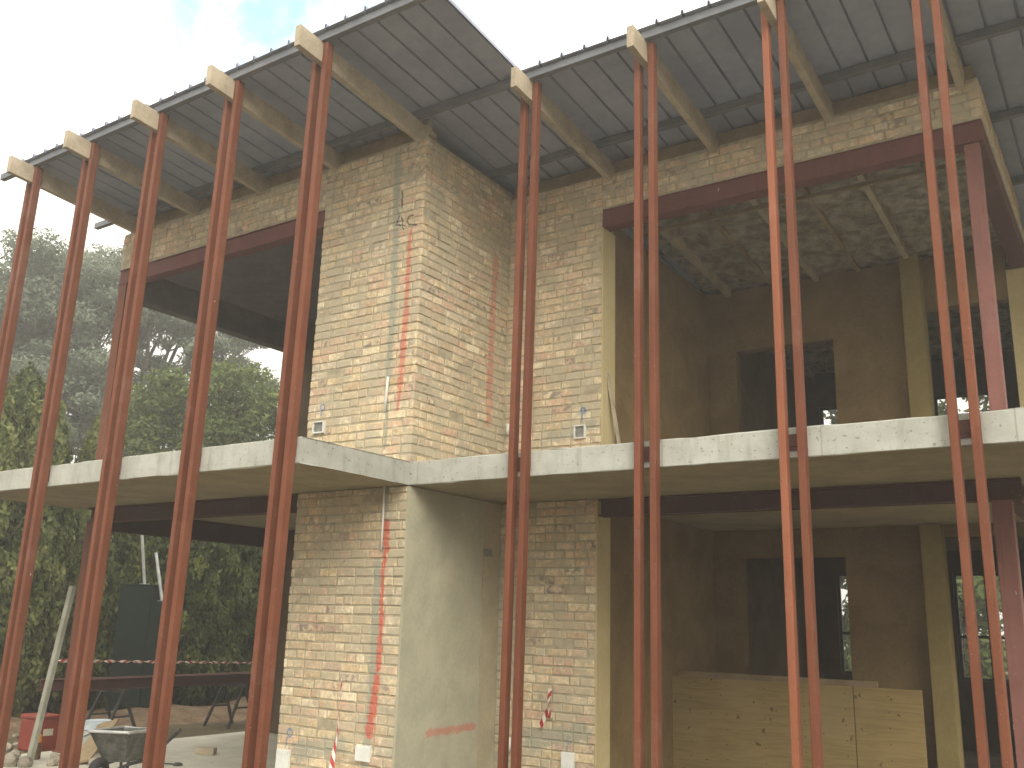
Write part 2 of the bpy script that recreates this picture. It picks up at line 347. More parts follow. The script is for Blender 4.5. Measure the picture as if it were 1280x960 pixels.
# ------------------------------------------------------------------ mesh helpers
class MB:
    def __init__(s): s.v = []; s.f = []; s.m = []; s.tone = []; s.cur = 0; s.uv = {}
    def add(s, vs, fs, tone=None):
        o = len(s.v); s.v += [tuple(v) for v in vs]
        for f in fs:
            s.f.append(tuple(i+o for i in f)); s.m.append(s.cur); s.tone.append(tone)
    def box(s, x0, x1, y0, y1, z0, z1):
        s.add([(x0, y0, z0), (x1, y0, z0), (x1, y1, z0), (x0, y1, z0), (x0, y0, z1), (x1, y0, z1), (x1, y1, z1), (x0, y1, z1)],
              [(0, 3, 2, 1), (4, 5, 6, 7), (0, 1, 5, 4), (1, 2, 6, 5), (2, 3, 7, 6), (3, 0, 4, 7)])
    def bar(s, a, b, w, h, upv=(0, 0, 1), ext=0.):
        a, b = Vector(a), Vector(b); d = (b-a).normalized(); a = a-d*ext; b = b+d*ext
        sx = d.cross(Vector(upv)); sx = sx.normalized() if sx.length > 1e-4 else Vector((1, 0, 0))
        up = sx.cross(d).normalized(); sx = sx*w/2; up = up*h/2
        vs = [a-sx-up, a+sx-up, a+sx+up, a-sx+up, b-sx-up, b+sx-up, b+sx+up, b-sx+up]
        s.add(vs, [(0, 1, 2, 3), (7, 6, 5, 4), (4, 5, 1, 0), (5, 6, 2, 1), (6, 7, 3, 2), (7, 4, 0, 3)])
    def prism(s, prof, a, b, ex, ey):
        """profile [(p,q)] in the plane of ex, ey swept from a to b"""
        a, b, ex, ey = Vector(a), Vector(b), Vector(ex), Vector(ey); n = len(prof)
        vs = [a+ex*p+ey*q for p, q in prof]+[b+ex*p+ey*q for p, q in prof]
        fs = [(i, (i+1) % n, n+(i+1) % n, n+i) for i in range(n)]+[tuple(range(n-1, -1, -1)), tuple(range(n, 2*n))]
        s.add(vs, fs)
    def tube(s, pts, r, n=8, cap=True):
        pts = [Vector(p) for p in pts]; rs = r if isinstance(r, (list, tuple)) else [r]*len(pts)
        o = len(s.v); prev = None
        for i, p in enumerate(pts):
            d = (pts[min(i+1, len(pts)-1)]-pts[max(i-1, 0)]).normalized()
            if prev is None:
                q = d.cross(Vector((0, 0, 1)));  q = q if q.length > .05 else d.cross(Vector((1, 0, 0)))
            else: q = prev-d*prev.dot(d)
            q.normalize(); prev = q; w = d.cross(q)
            for k in range(n):
                t = 2*math.pi*k/n; s.v.append(tuple(p+(q*math.cos(t)+w*math.sin(t))*rs[i]))
        for i in range(len(pts)-1):
            for k in range(n):
                a = o+i*n+k; b = o+i*n+(k+1) % n
                s.f.append((a, b, b+n, a+n)); s.m.append(s.cur); s.tone.append(None)
        if cap:
            for q in (tuple(o+k for k in range(n-1, -1, -1)), tuple(o+(len(pts)-1)*n+k for k in range(n))):
                s.f.append(q); s.m.append(s.cur); s.tone.append(None)
    def lathe(s, prof, c, n=20):
        o = len(s.v)
        for r, z in prof:
            for k in range(n):
                t = 2*math.pi*k/n; s.v.append((c[0]+r*math.cos(t), c[1]+r*math.sin(t), c[2]+z))
        for i in range(len(prof)-1):
            for k in range(n):
                a = o+i*n+k; b = o+i*n+(k+1) % n
                s.f.append((a, b, b+n, a+n)); s.m.append(s.cur); s.tone.append(None)
        s.f.append(tuple(o+k for k in range(n-1, -1, -1))); s.m.append(s.cur); s.tone.append(None)
        e = o+(len(prof)-1)*n; s.f.append(tuple(e+k for k in range(n))); s.m.append(s.cur); s.tone.append(None)
    def build(s, name, mats, parent=None, bevel=0., smooth=False, seg=2, origin=None):
        me = bpy.data.meshes.new(name)
        vs = s.v
        if origin is not None: vs = [(a-origin[0], b-origin[1], c-origin[2]) for a, b, c in vs]
        me.from_pydata(vs, [], s.f)
        mats = mats if isinstance(mats, (list, tuple)) else [mats]
        for k in mats: me.materials.append(M[k])
        me.polygons.foreach_set('material_index', s.m)
        if any(t is not None for t in s.tone):
            at_ = me.attributes.new('tone', 'FLOAT_COLOR', 'FACE')
            buf = np.array([(*(t or (.5, .5, .5)), 1) for t in s.tone], dtype=np.float32)
            at_.data.foreach_set('color', buf.ravel())
        if s.uv:
            ul = me.uv_layers.new(name='along')
            for pi, uvs in s.uv.items():
                for li, w in zip(me.polygons[pi].loop_indices, uvs): ul.data[li].uv = w
        if smooth: me.polygons.foreach_set('use_smooth', [True]*len(me.polygons))
        me.update()
        o = bpy.data.objects.new(name, me); COL.objects.link(o)
        if origin is not None: o.location = origin
        if parent is not None:
            o.parent = parent
            o.matrix_parent_inverse = Matrix.Translation(-world_loc(parent))
        if bevel:
            b = o.modifiers.new('edge', 'BEVEL'); b.width = bevel; b.segments = seg; b.limit_method = 'ANGLE'; b.angle_limit = R(40)
        return o
def world_loc(o):
    v = Vector(o.location); p = o.parent
    return v     # parents of parts here sit at rest: their own location is their world location
def tag(o, label=None, cat=None, group=None, kind=None):
    if label: o['label'] = label
    if cat: o['category'] = cat
    if group: o['group'] = group
    if kind: o['kind'] = kind
    return o
def empty(name, loc, label=None, cat=None, group=None):
    o = bpy.data.objects.new(name, None); COL.objects.link(o); o.location = loc; o.empty_display_size = .2
    return tag(o, label, cat, group)

# ------------------------------------------------------------------ brick walls
def bricks(mb, axis, plane, u0, u1, z0, z1, z_bond=0., skip=(), corner=None, top=None):
    """stock bricks on a wall plane; axis X: face looks to -Y, axis Y: face looks to +X. corner=(end, parity) shows headers there"""
    H, L, J = .085, .232, .012
    k0 = int(round((z0-z_bond)/H)); rows = int((z1-z0)/H+.35)
    for i in range(rows):
        zb = z0+i*H; k = k0+i
        if zb+.05 > z1: break
        ht = min(H-J, z1-zb-.004)
        u = u0-(0 if k % 2 == 0 else L/2)-random.uniform(0, .02)
        if corner == 'hi': u = u1-math.ceil((u1-u0)/L+1)*L-(0 if k % 2 else L/2)
        drift = random.uniform(-.003, .003)
        while u < u1-.01:
            ln = L-J
            a, b = max(u, u0), min(u+ln, u1)
            if random.random() < .36 and b-a > .2: b = a+(b-a)*random.choice((.48, .5, .5, .66))-J/2; nxt = b+J
            else: nxt = u+L
            if b-a > .035 and not any(a < s[1] and b > s[0] and zb < s[3] and zb+ht > s[2] for s in skip):
                tone = (random.random(), random.random(), random.random())
                out = random.uniform(-.003, .005)+(random.uniform(-.006, .004) if random.random() < .15 else 0)
                if random.random() < .02: out -= .02
                za = zb+drift+random.uniform(-.0025, .0025); zc = za+ht+random.uniform(-.005, .004)
                tilt = random.uniform(-.003, .003); c = .006+random.random()*.004
                j = lambda: random.uniform(-.003, .003)
                a2, b2 = a+random.uniform(-.003, .003), b+random.uniform(-.003, .003)
                back = [(a2, za), (b2, za+tilt), (b2, zc+tilt), (a2, zc)]
                front = [(a2+c+j(), za+c+j()), (b2-c+j(), za+c+tilt+j()), (b2-c+j(), zc-c+tilt+j()), (a2+c+j(), zc-c+j())]
                vs = [(p, -.04, q) for p, q in back]+[(p, out-.007, q) for p, q in back]+[(p, out+j()*.6, q) for p, q in front]
                if axis == 'X': vs = [(p, plane-d, q) for p, d, q in vs]
                else: vs = [(plane+d, p, q) for p, d, q in vs]
                fs = []
                for r in (0, 4):
                    for e in range(4): fs.append((r+e, r+(e+1) % 4, r+4+(e+1) % 4, r+4+e))
                fs.append((8, 9, 10, 11))
                mb.add(vs, fs, tone)
            u = nxt

house = empty('house', (-5.6, 7.0, 0), 'half built two storey brick house with open bays, bare concrete slab and sheet metal roof', 'house')
def part(mb, name, mats, bevel=0., parent=house, **k): return mb.build(name, mats, parent, bevel, **k)

BD = .007     # mortar sits this far behind the brick faces
def wall(name, axis, plane, u0, u1, z0, z1, bm, mm, core, z_bond=0., skip=(), label=None, corner=None):
    mb = MB(); mb.cur = 1
    for c in core: mb.box(*c)
    mb.cur = 0
    bricks(mb, axis, plane, u0, u1, z0, z1, z_bond, skip, corner)
    o = part(mb, name, [bm, mm])
    if label: o['label'] = label
    return o
ZW1, ZW2 = 6.33, 6.23      # tops of the brickwork
# left wing, ground floor pier and upper wall with its band over the opening
wall('brick_pier', 'X', YW1, -7.03, XC, ZF, ZB-.004, 'brick_front_lo', 'mortar_front_lo', [(-7.03+BD, XC-BD, YW1+BD, YW2+.2, ZF, ZB-.004)], corner='hi',
     label='cream and pink brick pier with a red sprayed line under the slab')
wall('brick_wall', 'X', YW1, -6.98, XC, ZT+.002, ZW1, 'brick_front_up', 'mortar_front_up', [(-6.98+BD, XC-BD, YW1+BD, YW2+.2, ZT+.002, ZW1)], z_bond=ZT, corner='hi',
     label='upper brick wall marked AC with a red sprayed line')
wall('brick_band', 'X', YW1, XL, -6.985, LT+.03, ZW1, 'brick', 'mortar', [(XL+BD, -6.972, YW1+BD, YW1+.22, LT+.004, ZW1)], z_bond=ZT)
# return wall of the corner (faces +X)
mb = MB(); mb.cur = 1; mb.box(XC-.06, XC-BD-.0015, YW1+.011, YW2+.1, ZT+.003, ZW1-.01); mb.cur = 0
bricks(mb, 'Y', XC, YW1, YW2+.02, ZT+.002, ZW2+.06, ZT+.085)
part(mb, 'brick_wall', ['brick_side', 'mortar_side'])
# right wing: pier on both floors and the band over the opening
wall('brick_pier', 'X', YW2, XC+.01, -4.45, ZF, ZB-.004, 'brick_right_lo', 'mortar_right_lo', [(XC-.01, -4.45-.006, YW2+BD, YW2+.25, ZF, ZB-.004)], corner='hi')
wall('brick_wall', 'X', YW2, XC+.01, -4.40, ZT+.002, ZW2, 'brick_right_up', 'mortar_right_up', [(XC-.01, -4.40-.006, YW2+BD, YW2+.25, ZT+.002, ZW2)], z_bond=ZT, corner='hi')
wall('brick_band', 'X', YW2, -4.395, XR, LT+.03, ZW2, 'brick', 'mortar', [(-4.408, XR-BD, YW2+BD, YW2+.22, LT+.004, ZW2)], z_bond=ZT, corner='hi')
mb = MB(); mb.cur = 1; mb.box(XR-.22, XR-BD-.002, YW2+.012, YBACK, LT+.005, 5.86); 
mb.add([(XR-BD-.002, YW2+.012, 5.86), (XR-BD-.002, YBACK, 5.86), (XR-BD-.002, YBACK, zr(YBACK)-.05), (XR-BD-.002, YW2+.012, ZW2),
        (XR-.22, YW2+.012, 5.86), (XR-.22, YBACK, 5.86), (XR-.22, YBACK, zr(YBACK)-.05), (XR-.22, YW2+.012, ZW2)],
       [(0, 1, 2, 3), (7, 6, 5, 4), (3, 2, 6, 7), (0, 3, 7, 4), (1, 5, 6, 2)]); mb.cur = 0
bricks(mb, 'Y', XR, YW2, YBACK, LT+.03, 6.02, ZT+.085); bricks(mb, 'Y', XR, YW2, 11.0, 6.05, ZW2-.02, ZT)
part(mb, 'brick_band', ['brick', 'mortar'])
# plastered return of the ground floor pier
mb = MB()
n = 14
mb.box(XC-.06, XC+.004, YW1+.02, YW2+.05, ZF, ZB-.006)
o = part(mb, 'rendered_wall', 'plaster_rough'); 
mb = MB()
ys = [YW1-.004]+[YW1+.1*i for i in range(1, 12)]+[7.80]
zs = [ZF+.02+i*(ZB-.03)/18 for i in range(19)]
vs = []
for z in zs:
    for i, y in enumerate(ys):
        yy = y+(random.uniform(-.02, .02) if i == len(ys)-1 else (random.uniform(-.003, .003) if i == 0 else 0))
        if i == len(ys)-1 and z > 2.28: yy += .0
        vs.append((XC+.016+random.uniform(-.002, .002), yy, z))
W = len(ys); fs = []
for a in range(len(zs)-1):
    for b in range(W-1): i = a*W+b; fs.append((i, i+1, i+W+1, i+W))
back = [(XC-.01, v[1], v[2]) for v in vs]; K = len(vs); fs2 = []
for a in range(len(zs)-1):
    i = a*W; fs2.append((i, i+W, K+i+W, K+i)); j = a*W+W-1; fs2.append((j+W, j, K+j, K+j+W))
mb.add(vs+back, fs+fs2)
part(mb, 'plaster_coat', 'plaster_side', smooth=False)
mb = MB(); mb.box(XC+.003, XC+.007, 7.80, 7.96, 2.22, 2.30); part(mb, 'wall_hole', 'dark_hole')  # flat dark plate, the shade inside the hole put into its colour
# plastered jambs of the right wing's openings
for z0, z1, x in ((ZF, ZB-.006, -4.45), (ZT+.003, ZW2-.02, -4.40)):
    mb = MB(); mb.box(x-.004, x+.012, YW2-.004, YW2+.27, z0, min(z1, LB) if z0 > 1 else z1); part(mb, 'plastered_jamb', 'plaster_jamb', .003)
# wall plates and beam filling on top of the brickwork
mb = MB(); mb.box(XL+.05, XC-.02, YW1+.05, YW1+.16, ZW1+.002, ZW1+.05); mb.box(XL+.03, XC-.06, YW1+.07, YW1+.18, ZW1+.05, 6.52)
mb.box(XC-.16, XC-.04, YW1+.2, YW2, ZW2+.07, ZW2+.14)
mb.box(XC, XR-.02, YW2+.05, YW2+.16, ZW2+.002, ZW2+.05); mb.box(XC+.02, XR-.05, YW2+.07, YW2+.18, ZW2+.05, 6.40)
part(mb, 'wall_plate', 'timber_old')
mb = MB(); mb.box(XC-.10, XC-.03, YW1+.03, YW1+.045+.055, ZW1+.004, 6.545); part(mb, 'timber_block', 'timber')

# ------------------------------------------------------------------ slab (one L-shaped pour, rough edges)
def slab_mesh(outline, zt, zb, rough=.006, step=.12):
    pts = []
    for (x0, y0), (x1, y1) in zip(outline, outline[1:]+outline[:1]):
        k = max(1, int(math.hypot(x1-x0, y1-y0)/step)); k = min(k, 60)
        for i in range(k): pts.append((x0+(x1-x0)*i/k, y0+(y1-y0)*i/k))
    n = len(pts); mb = MB(); ringz = [zt-.004, zt-.012, zt-.07, (zt+zb)/2, zb+.05, zb+.006, zb]
    cx, cy = sum(p[0] for p in pts)/n, sum(p[1] for p in pts)/n
    vs = []
    for li, z in enumerate(ringz):
        ins = .007 if li in (0, 6) else 0
        for k, (x, y) in enumerate(pts):
            r = random.gauss(0, rough*(.30 if li in (0, 6) else .07))
            if li == 0 and random.random() < .12: r -= .010
            vs.append((x+r*.6+(ins if x < cx else -ins), y+r+ins, z+(random.gauss(0, rough*.4) if li in (0, 6) else 0)))
    fs = []
    for a in range(len(ringz)-1):
        for k in range(n):
            i = a*n+k; j = a*n+(k+1) % n; fs.append((i, i+n, j+n, j))
    mb.add(vs, fs); mb.add(vs[:n], [tuple(range(n))])
    mb.cur = 1; mb.add(vs[-n:], [tuple(range(n-1, -1, -1))])
    return mb
sl = slab_mesh([(XL-.25, YS1), (XC, YS1), (XC, YW1), (XR+.9, YW1), (XR+.9, YBACK), (XL-.25, YBACK)], ZT, ZB)
o = part(sl, 'concrete_slab', ['concrete', 'soffit']); o['label'] = 'bare grey concrete balcony slab with stepped edge'
mb = MB(); mb.box(XL-.08, XC, YS1+.3, YBACK, -.14, ZF); mb.box(XC, XR+.9, YW2-.05, YBACK, -.14, ZF-.002); part(mb, 'ground_floor', 'floor')
mb = MB(); mb.box(XC+.3, XR-.02, YW2+.3, YBACK-.2, ZF-.001, ZF+.006); part(mb, 'floor_screed', 'screed')  # dark sheet added so the floor bounces less light to the soffit

# ------------------------------------------------------------------ steel lintels, side beams, columns
def ibeam(mb, a, b, w, h, tf=.014, tw=.02):
    a, b = Vector(a), Vector(b); d = (b-a).normalized(); ex = d.cross(Vector((0, 0, 1))).normalized()
    prof = [(-w/2, 0), (w/2, 0), (w/2, tf), (tw/2, tf), (tw/2, h-tf), (w/2, h-tf), (w/2, h), (-w/2, h), (-w/2, h-tf), (-tw/2, h-tf), (-tw/2, tf), (-w/2, tf)]
    mb.prism(prof, a, b, ex, (0, 0, 1))
def channel_face(mb, x0, x1, y0, y1, z0, z1): mb.box(x0, x1, y0, y1, z0, z1)
mb = MB(); mb.box(XL, -6.98, YW1+.02, YW1+.06, LB+.012, LT-.012); mb.box(XL, -6.98, YW1+.002, YW1+.14, LB, LB+.012); mb.box(XL, -6.98, YW1+.002, YW1+.14, LT-.012, LT)
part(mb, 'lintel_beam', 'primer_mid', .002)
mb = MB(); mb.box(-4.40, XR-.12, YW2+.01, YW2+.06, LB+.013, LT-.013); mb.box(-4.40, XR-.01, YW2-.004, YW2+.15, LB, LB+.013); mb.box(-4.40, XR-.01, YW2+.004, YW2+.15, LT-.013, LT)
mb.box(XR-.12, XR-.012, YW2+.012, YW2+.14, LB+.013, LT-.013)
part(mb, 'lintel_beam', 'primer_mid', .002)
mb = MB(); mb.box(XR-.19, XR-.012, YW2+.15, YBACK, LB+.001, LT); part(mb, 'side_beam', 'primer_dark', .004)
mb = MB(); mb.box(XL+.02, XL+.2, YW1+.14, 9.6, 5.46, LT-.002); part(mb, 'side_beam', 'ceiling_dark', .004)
mb = MB(); mb.box(XL+.2, -7.0, YW1+.145, 9.6, LT+.001, LT+.02); part(mb, 'ceiling', 'ceiling_dark')  # dark sheet added, the shade of the roof space put into its colour
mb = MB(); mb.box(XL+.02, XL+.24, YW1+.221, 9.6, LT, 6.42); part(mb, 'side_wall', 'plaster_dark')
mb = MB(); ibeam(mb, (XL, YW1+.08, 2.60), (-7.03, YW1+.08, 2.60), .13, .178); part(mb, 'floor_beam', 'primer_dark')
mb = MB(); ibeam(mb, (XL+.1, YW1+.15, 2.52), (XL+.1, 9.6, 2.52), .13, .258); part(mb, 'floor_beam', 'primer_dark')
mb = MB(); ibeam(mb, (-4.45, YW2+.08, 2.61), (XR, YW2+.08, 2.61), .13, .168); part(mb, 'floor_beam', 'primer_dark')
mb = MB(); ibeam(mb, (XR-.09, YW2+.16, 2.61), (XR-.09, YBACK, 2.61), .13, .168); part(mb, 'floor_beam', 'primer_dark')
def hcol(x0, x1, y0, y1, z0, z1, m, label=None):
    mb = MB(); t = .012; c = (x0+x1)/2
    mb.box(x0, x1, y0, y0+t, z0, z1); mb.box(x0, x1, y1-t, y1, z0, z1); mb.box(c-.006, c+.006, y0+t, y1-t, z0, z1)
    mb.box(x0-.03, x1+.03, y0-.02, y1+.02, z0, z0+.014)
    o = part(mb, 'steel_column', m, .002)
    if label: o['label'] = label
def bcol(x0, x1, y0, y1, z0, z1, m, label=None):
    mb = MB(); mb.box(x0, x1, y0, y1, z0, z1); mb.box(x0-.03, x1+.03, y0-.02, y1+.02, z0, z0+.014)
    o = part(mb, 'steel_column', m, .006)
    if label: o['label'] = label
hcol(XL+.02, XL+.17, YW1+.01, YW1+.16, ZT, LB, 'primer'); hcol(XL+.02, XL+.2, YW1+.01, YW1+.18, ZF, 2.60, 'primer')
bcol(XR-.165, XR-.045, YW2+.02, YW2+.14, ZT, LB, 'primer_chip', 'red corner column with flaked pale spots')
bcol(XR-.215, XR-.075, YW2+.02, YW2+.16, ZF, 2.61, 'primer_chip')
bcol(-7.17, -7.035, YW1+.22, YW1+.36, ZT, 6.2, 'steel_dark'); bcol(-7.22, -7.085, YW1+.22, YW1+.36, ZF, 2.60, 'steel_dark')  # added dark uprights, the shade of the inner wall put into their colour
bcol(XL+.04, XL+.18, 9.45, 9.59, ZF, 2.52, 'primer_dark'); 

# ------------------------------------------------------------------ rooms behind the openings
def iwall(mats, *boxes, name='inner_wall', bevel=0.):
    mb = MB()
    for b in boxes: mb.box(*b)
    return part(mb, name, mats, bevel)
top = lambda y: zr(y)-.03
for z0, z1, head in ((ZF, ZB-.003, 2.44), (ZT+.002, 5.97, 5.12)):
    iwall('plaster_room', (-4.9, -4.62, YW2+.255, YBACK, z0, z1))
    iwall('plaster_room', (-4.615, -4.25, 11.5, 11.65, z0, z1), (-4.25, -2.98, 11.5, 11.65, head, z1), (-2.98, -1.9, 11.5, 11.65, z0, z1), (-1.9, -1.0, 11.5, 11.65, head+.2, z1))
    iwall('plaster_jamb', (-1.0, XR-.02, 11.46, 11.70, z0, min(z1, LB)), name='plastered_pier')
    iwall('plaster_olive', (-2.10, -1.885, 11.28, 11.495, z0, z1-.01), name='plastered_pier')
    # rear wall with window openings
    wz0, wz1 = z0+.95, head+.02
    segs = [(-4.615, -4.13), (-3.4, -2.45), (-1.6, XR)] if z0 < 1 else [(-4.615, -4.25), (-3.5, -2.5), (-1.5, XR)]
    bx = [(a, b, YBACK-.2, YBACK, z0, z1) for a, b in segs]
    bx += [(a[1], b[0], YBACK-.2, YBACK, wz1, z1) for a, b in zip(segs, segs[1:])]
    bx += [(a[1], b[0], YBACK-.2, YBACK, z0, wz0) for a, b in zip(segs, segs[1:])]
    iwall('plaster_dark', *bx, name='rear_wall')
    for a, b in zip(segs, segs[1:]):
        mb = MB(); x0, x1 = a[1], b[0]
        for x in (x0+.02, (x0+x1)/2, x1-.02): mb.box(x-.02, x+.02, YBACK-.14, YBACK-.10, wz0, wz1)
        for z in (wz0+.02, (wz0*.6+wz1*.4), wz1-.02): mb.box(x0, x1, YBACK-.135, YBACK-.105, z-.02, z+.02)
        part(mb, 'window_frame', 'steel_dark')
    iwall('plaster_dark', (XR-.21, XR-.02, 11.71, YBACK, z0, min(z1, LB)), name='side_wall')  # solid wall added to keep light out of the rear room
    # left wing: back wall
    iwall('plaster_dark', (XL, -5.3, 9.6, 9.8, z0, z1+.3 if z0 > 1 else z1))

# ------------------------------------------------------------------ roof: ribbed sheet, purlins, rafters
XRE, YE1, YE2, XE0, XE1 = -4.30, 5.085, 6.42, -10.72, 1.6
def roof_sheet():
    mb = MB(); pitch, rw, rh, t = .235, .026, .040, .003
    prof = []; x = XE0
    while x < XE1:
        prof += [(x, 0), (x+pitch-rw, 0), (x+pitch-rw+.006, rh), (x+pitch-.006, rh)]; x += pitch
    def strip(pf, y0, y1):
        lay = []
        for y in (y0, y1):
            zb = zr(y)+.078
            lay.append([(px, y, zb+pz) for px, pz in pf]+[(px, y, zb+pz+t) for px, pz in pf])
        n = len(pf); vs = lay[0]+lay[1]; o = 2*n; fs = []
        for i in range(n-1):
            fs += [(i, i+1, o+i+1, o+i), (n+i, o+n+i, o+n+i+1, n+i+1), (i, n+i, n+i+1, i+1), (o+i, o+i+1, o+n+i+1, o+n+i)]
        fs += [(0, o, o+n, n), (n-1, 2*n-1, o+2*n-1, o+n-1)]
        mb.add(vs, fs)
    left = [q for q in prof if q[0] <= XRE]; right = [q for q in prof if q[0] >= left[-1][0]]
    strip(left, YE1, YBACK+.5); strip(right, YE2, YBACK+.5)
    return mb
roof = part(roof_sheet(), 'roof', 'sheet_under'); roof['label'] = 'grey ribbed sheet metal roof seen from below'
def purlin(y, x0, x1, h=.074, w=.06):
    mb = MB(); z = zr(y+w/2)
    mb.box(x0, x1, y, y+w, z+.001, z+.001+h)
    o = mb.build('purlin', 'purlin', roof, .004); o.matrix_parent_inverse = Matrix.Identity(4); return o
def roofpart(mb, name, mats, bevel=0.):
    o = mb.build(name, mats, None, bevel); o.parent = roof
    o.matrix_parent_inverse = Matrix.Identity(4); return o
PUR = [(YE1+.035, XE0-.3, XRE+.05), (YE2+.035, XE0-.42, XE1-.03), (7.75, XE0-.2, XE1-.03), (9.05, XE0-.1, XE1-.03), (10.35, XE0-.1, XE1-.03), (11.7, XE0-.1, XE1-.03), (13.0, XE0, XE1-.03), (14.3, XE0, XE1-.03), (15.6, XE0, XE1-.03)]
for y, x0, x1 in PUR:
    mb = MB(); z = zr(y+.06); mb.box(x0, x1, y, y+.06, z+.0015, z+.076); roofpart(mb, 'purlin', 'purlin', .003)
def rafter(x, y0, y1, w=.064, dep=.2, m='timber'):
    mb = MB(); zt0, zt1 = zr(y0), zr(y1)
    P = [(y0, zt0), (y1, zt1), (y1, zt1-dep), (y0, zt0-dep)]
    vs = [(x-w/2, y, z) for y, z in P]+[(x+w/2, y, z) for y, z in P]
    mb.add(vs, [(0, 1, 2, 3), (7, 6, 5, 4), (0, 4, 5, 1), (1, 5, 6, 2), (2, 6, 7, 3), (3, 7, 4, 0)])
    roofpart(mb, 'rafter', m, .003)
PAIRS = [(-10.43, 1), (-9.302, 1), (-8.109, 1), (-6.947, 1), (-5.762, 1), (-4.409, 2), (-3.234, 2), (-2.106, 2), (-.992, 2)]
FW, FD, GAP = .055, .080, .075
for xl, wing in PAIRS:
    xc = xl+FW+GAP/2
    if wing == 1: rafter(xc, 4.87, YW1+.2 if xl > -7 else 9.7)
    else: rafter(xc, 6.25, YBACK-.05)
for x in (.3,): rafter(x, 6.4, YBACK-.05)
for x in (-3.72, -2.62, -1.48): rafter(x, YW2+.22, YBACK-.25, .05, .16, 'timber_old')
# insulation quilt and battens under the sheeting of the right wing's upper room
mb = MB(); nx, ny = 40, 90; vs = []
for j in range(ny+1):
    y = 8.4+j*(15.2-8.4)/ny
    for i in range(nx+1):
        x = -4.6+i*(3.78)/nx
        ph = y*2*math.pi/.55
        vs.append((x, y, zr(y)-.06-.075*abs(math.sin(ph/2+.5*math.sin(x*2.3+y)))**.6+.02*math.sin(x*7+y*5)+random.uniform(-.012, .012)))
fs = [(j*(nx+1)+i, (j+1)*(nx+1)+i, (j+1)*(nx+1)+i+1, j*(nx+1)+i+1) for j in range(ny) for i in range(nx)]
mb.add(vs, fs); mb.add([(a, b, c+.03) for a, b, c in vs], [f[::-1] for f in fs]); o = roofpart(mb, 'insulation_blanket', 'foil')
for k, y in enumerate((9.3,)):
    mb = MB(); mb.bar((-4.6, y, zr(y)-.225), (-.95, y, zr(y)-.225), .04, .04); roofpart(mb, 'batten', 'timber_old')

# ------------------------------------------------------------------ the steel posts, one thing each
names = ['at far roof end', 'next to far roof end', 'by far corner column', 'before dark upper bay',
         'at slab step corner', 'before brick recess', 'by plastered jamb', 'midway across wide bay', 'by flaked corner column']
protos = {}
for k, (xl, wing) in enumerate(PAIRS):
    yf = (YS1 if wing == 1 else YW1)-.012-FD
    for side in (0, 1):
        x0 = xl+side*(FW+GAP)
        zt = zr(yf)-.01-(0 if side else .012)
        key = (wing, side)
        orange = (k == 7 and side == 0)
        mb = MB(); zb = -.15
        mb.box(x0, x0+FW, yf, yf+FD, zb, zt)
        lean = (.0125 if wing == 1 else (.007, .004, .0, .0)[k-5])+random.uniform(-.0008, .0008)   # the posts stand slightly out of plumb
        mb.v = [(a+lean*(c-zt), b, c) for a, b, c in mb.v]
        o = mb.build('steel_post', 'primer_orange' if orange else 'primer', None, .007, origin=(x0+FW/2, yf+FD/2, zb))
        what = 'brighter orange steel post' if orange else 'thin red oxide steel post'
        tag(o, f'{what}, {"first" if side == 0 else "second"} of pair {names[k]}', 'post', 'paired red steel posts along the facade')
        # cleat plates fixing the post to the slab edge
        if side == 0:
            pl = MB(); x0c = x0+lean*(2.9-zt); x0, keep = x0c, x0; pl.box(x0+FW*.2, x0+FW+GAP+FW*.8, yf+FD+.0015, yf+FD+.0105, ZB+.05, ZT-.05)
            pl.box(x0+FW+.012, x0+FW+GAP-.012, yf+FD-.004, yf+FD+.003, 2.86, 2.885)
            b = pl.build('cleat_plate', 'primer_dark', None, .002); b.parent = o; b.matrix_parent_inverse = Matrix.Translation(-o.location)

# ------------------------------------------------------------------ electrical boxes, conduits on the walls
def ebox(c, w, h, plane_y, open_, label):
    x, z = c.x, c.z
    e = empty('electrical_box', (x, plane_y, z), label, 'electrical box', 'white electrical boxes on the brick piers')
    mb = MB(); d = .028; t = .014
    if open_:
        mb.box(x-w/2, x+w/2, plane_y-d, plane_y+.01, z-h/2, z-h/2+t); mb.box(x-w/2, x+w/2, plane_y-d, plane_y+.01, z+h/2-t, z+h/2)
        mb.box(x-w/2, x-w/2+t, plane_y-d, plane_y+.01, z-h/2+t, z+h/2-t); mb.box(x+w/2-t, x+w/2, plane_y-d, plane_y+.01, z-h/2+t, z+h/2-t)
        mb.build('housing', 'white_plastic', e, .003)
        mb = MB(); mb.box(x-w/2+t, x+w/2-t, plane_y-.006, plane_y+.008, z-h/2+t, z+h/2-t)
        for sx in (-1, 1): mb.box(x+sx*(w/2-t-.012)-.006, x+sx*(w/2-t-.012)+.006, plane_y-.02, plane_y-.006, z-.012, z+.012)
        mb.build('back_plate', 'dark_hole', e)
    else:
        mb.box(x-w/2, x+w/2, plane_y-d, plane_y+.01, z-h/2, z+h/2); mb.build('housing', 'white_plastic', e, .004)
        mb = MB(); mb.box(x-w/2+.006, x+w/2-.006, plane_y-d-.006, plane_y-d-.0005, z-h/2+.006, z+h/2-.006)
        for sx in (-1, 1): mb.box(x+sx*w*.36-.004, x+sx*w*.36+.004, plane_y-d-.009, plane_y-d-.006, z-.004, z+.004)
        mb.build('cover', 'white_plastic', e, .002)
ebox(at(399.5, 534.5, Y=YW1), .155, .125, YW1, True, 'open white box low on the upper brick wall beside the dark column')
ebox(at(725.5, 540, Y=YW2), .13, .14, YW2, True, 'open white box low on the upper pier beside the plastered jamb')
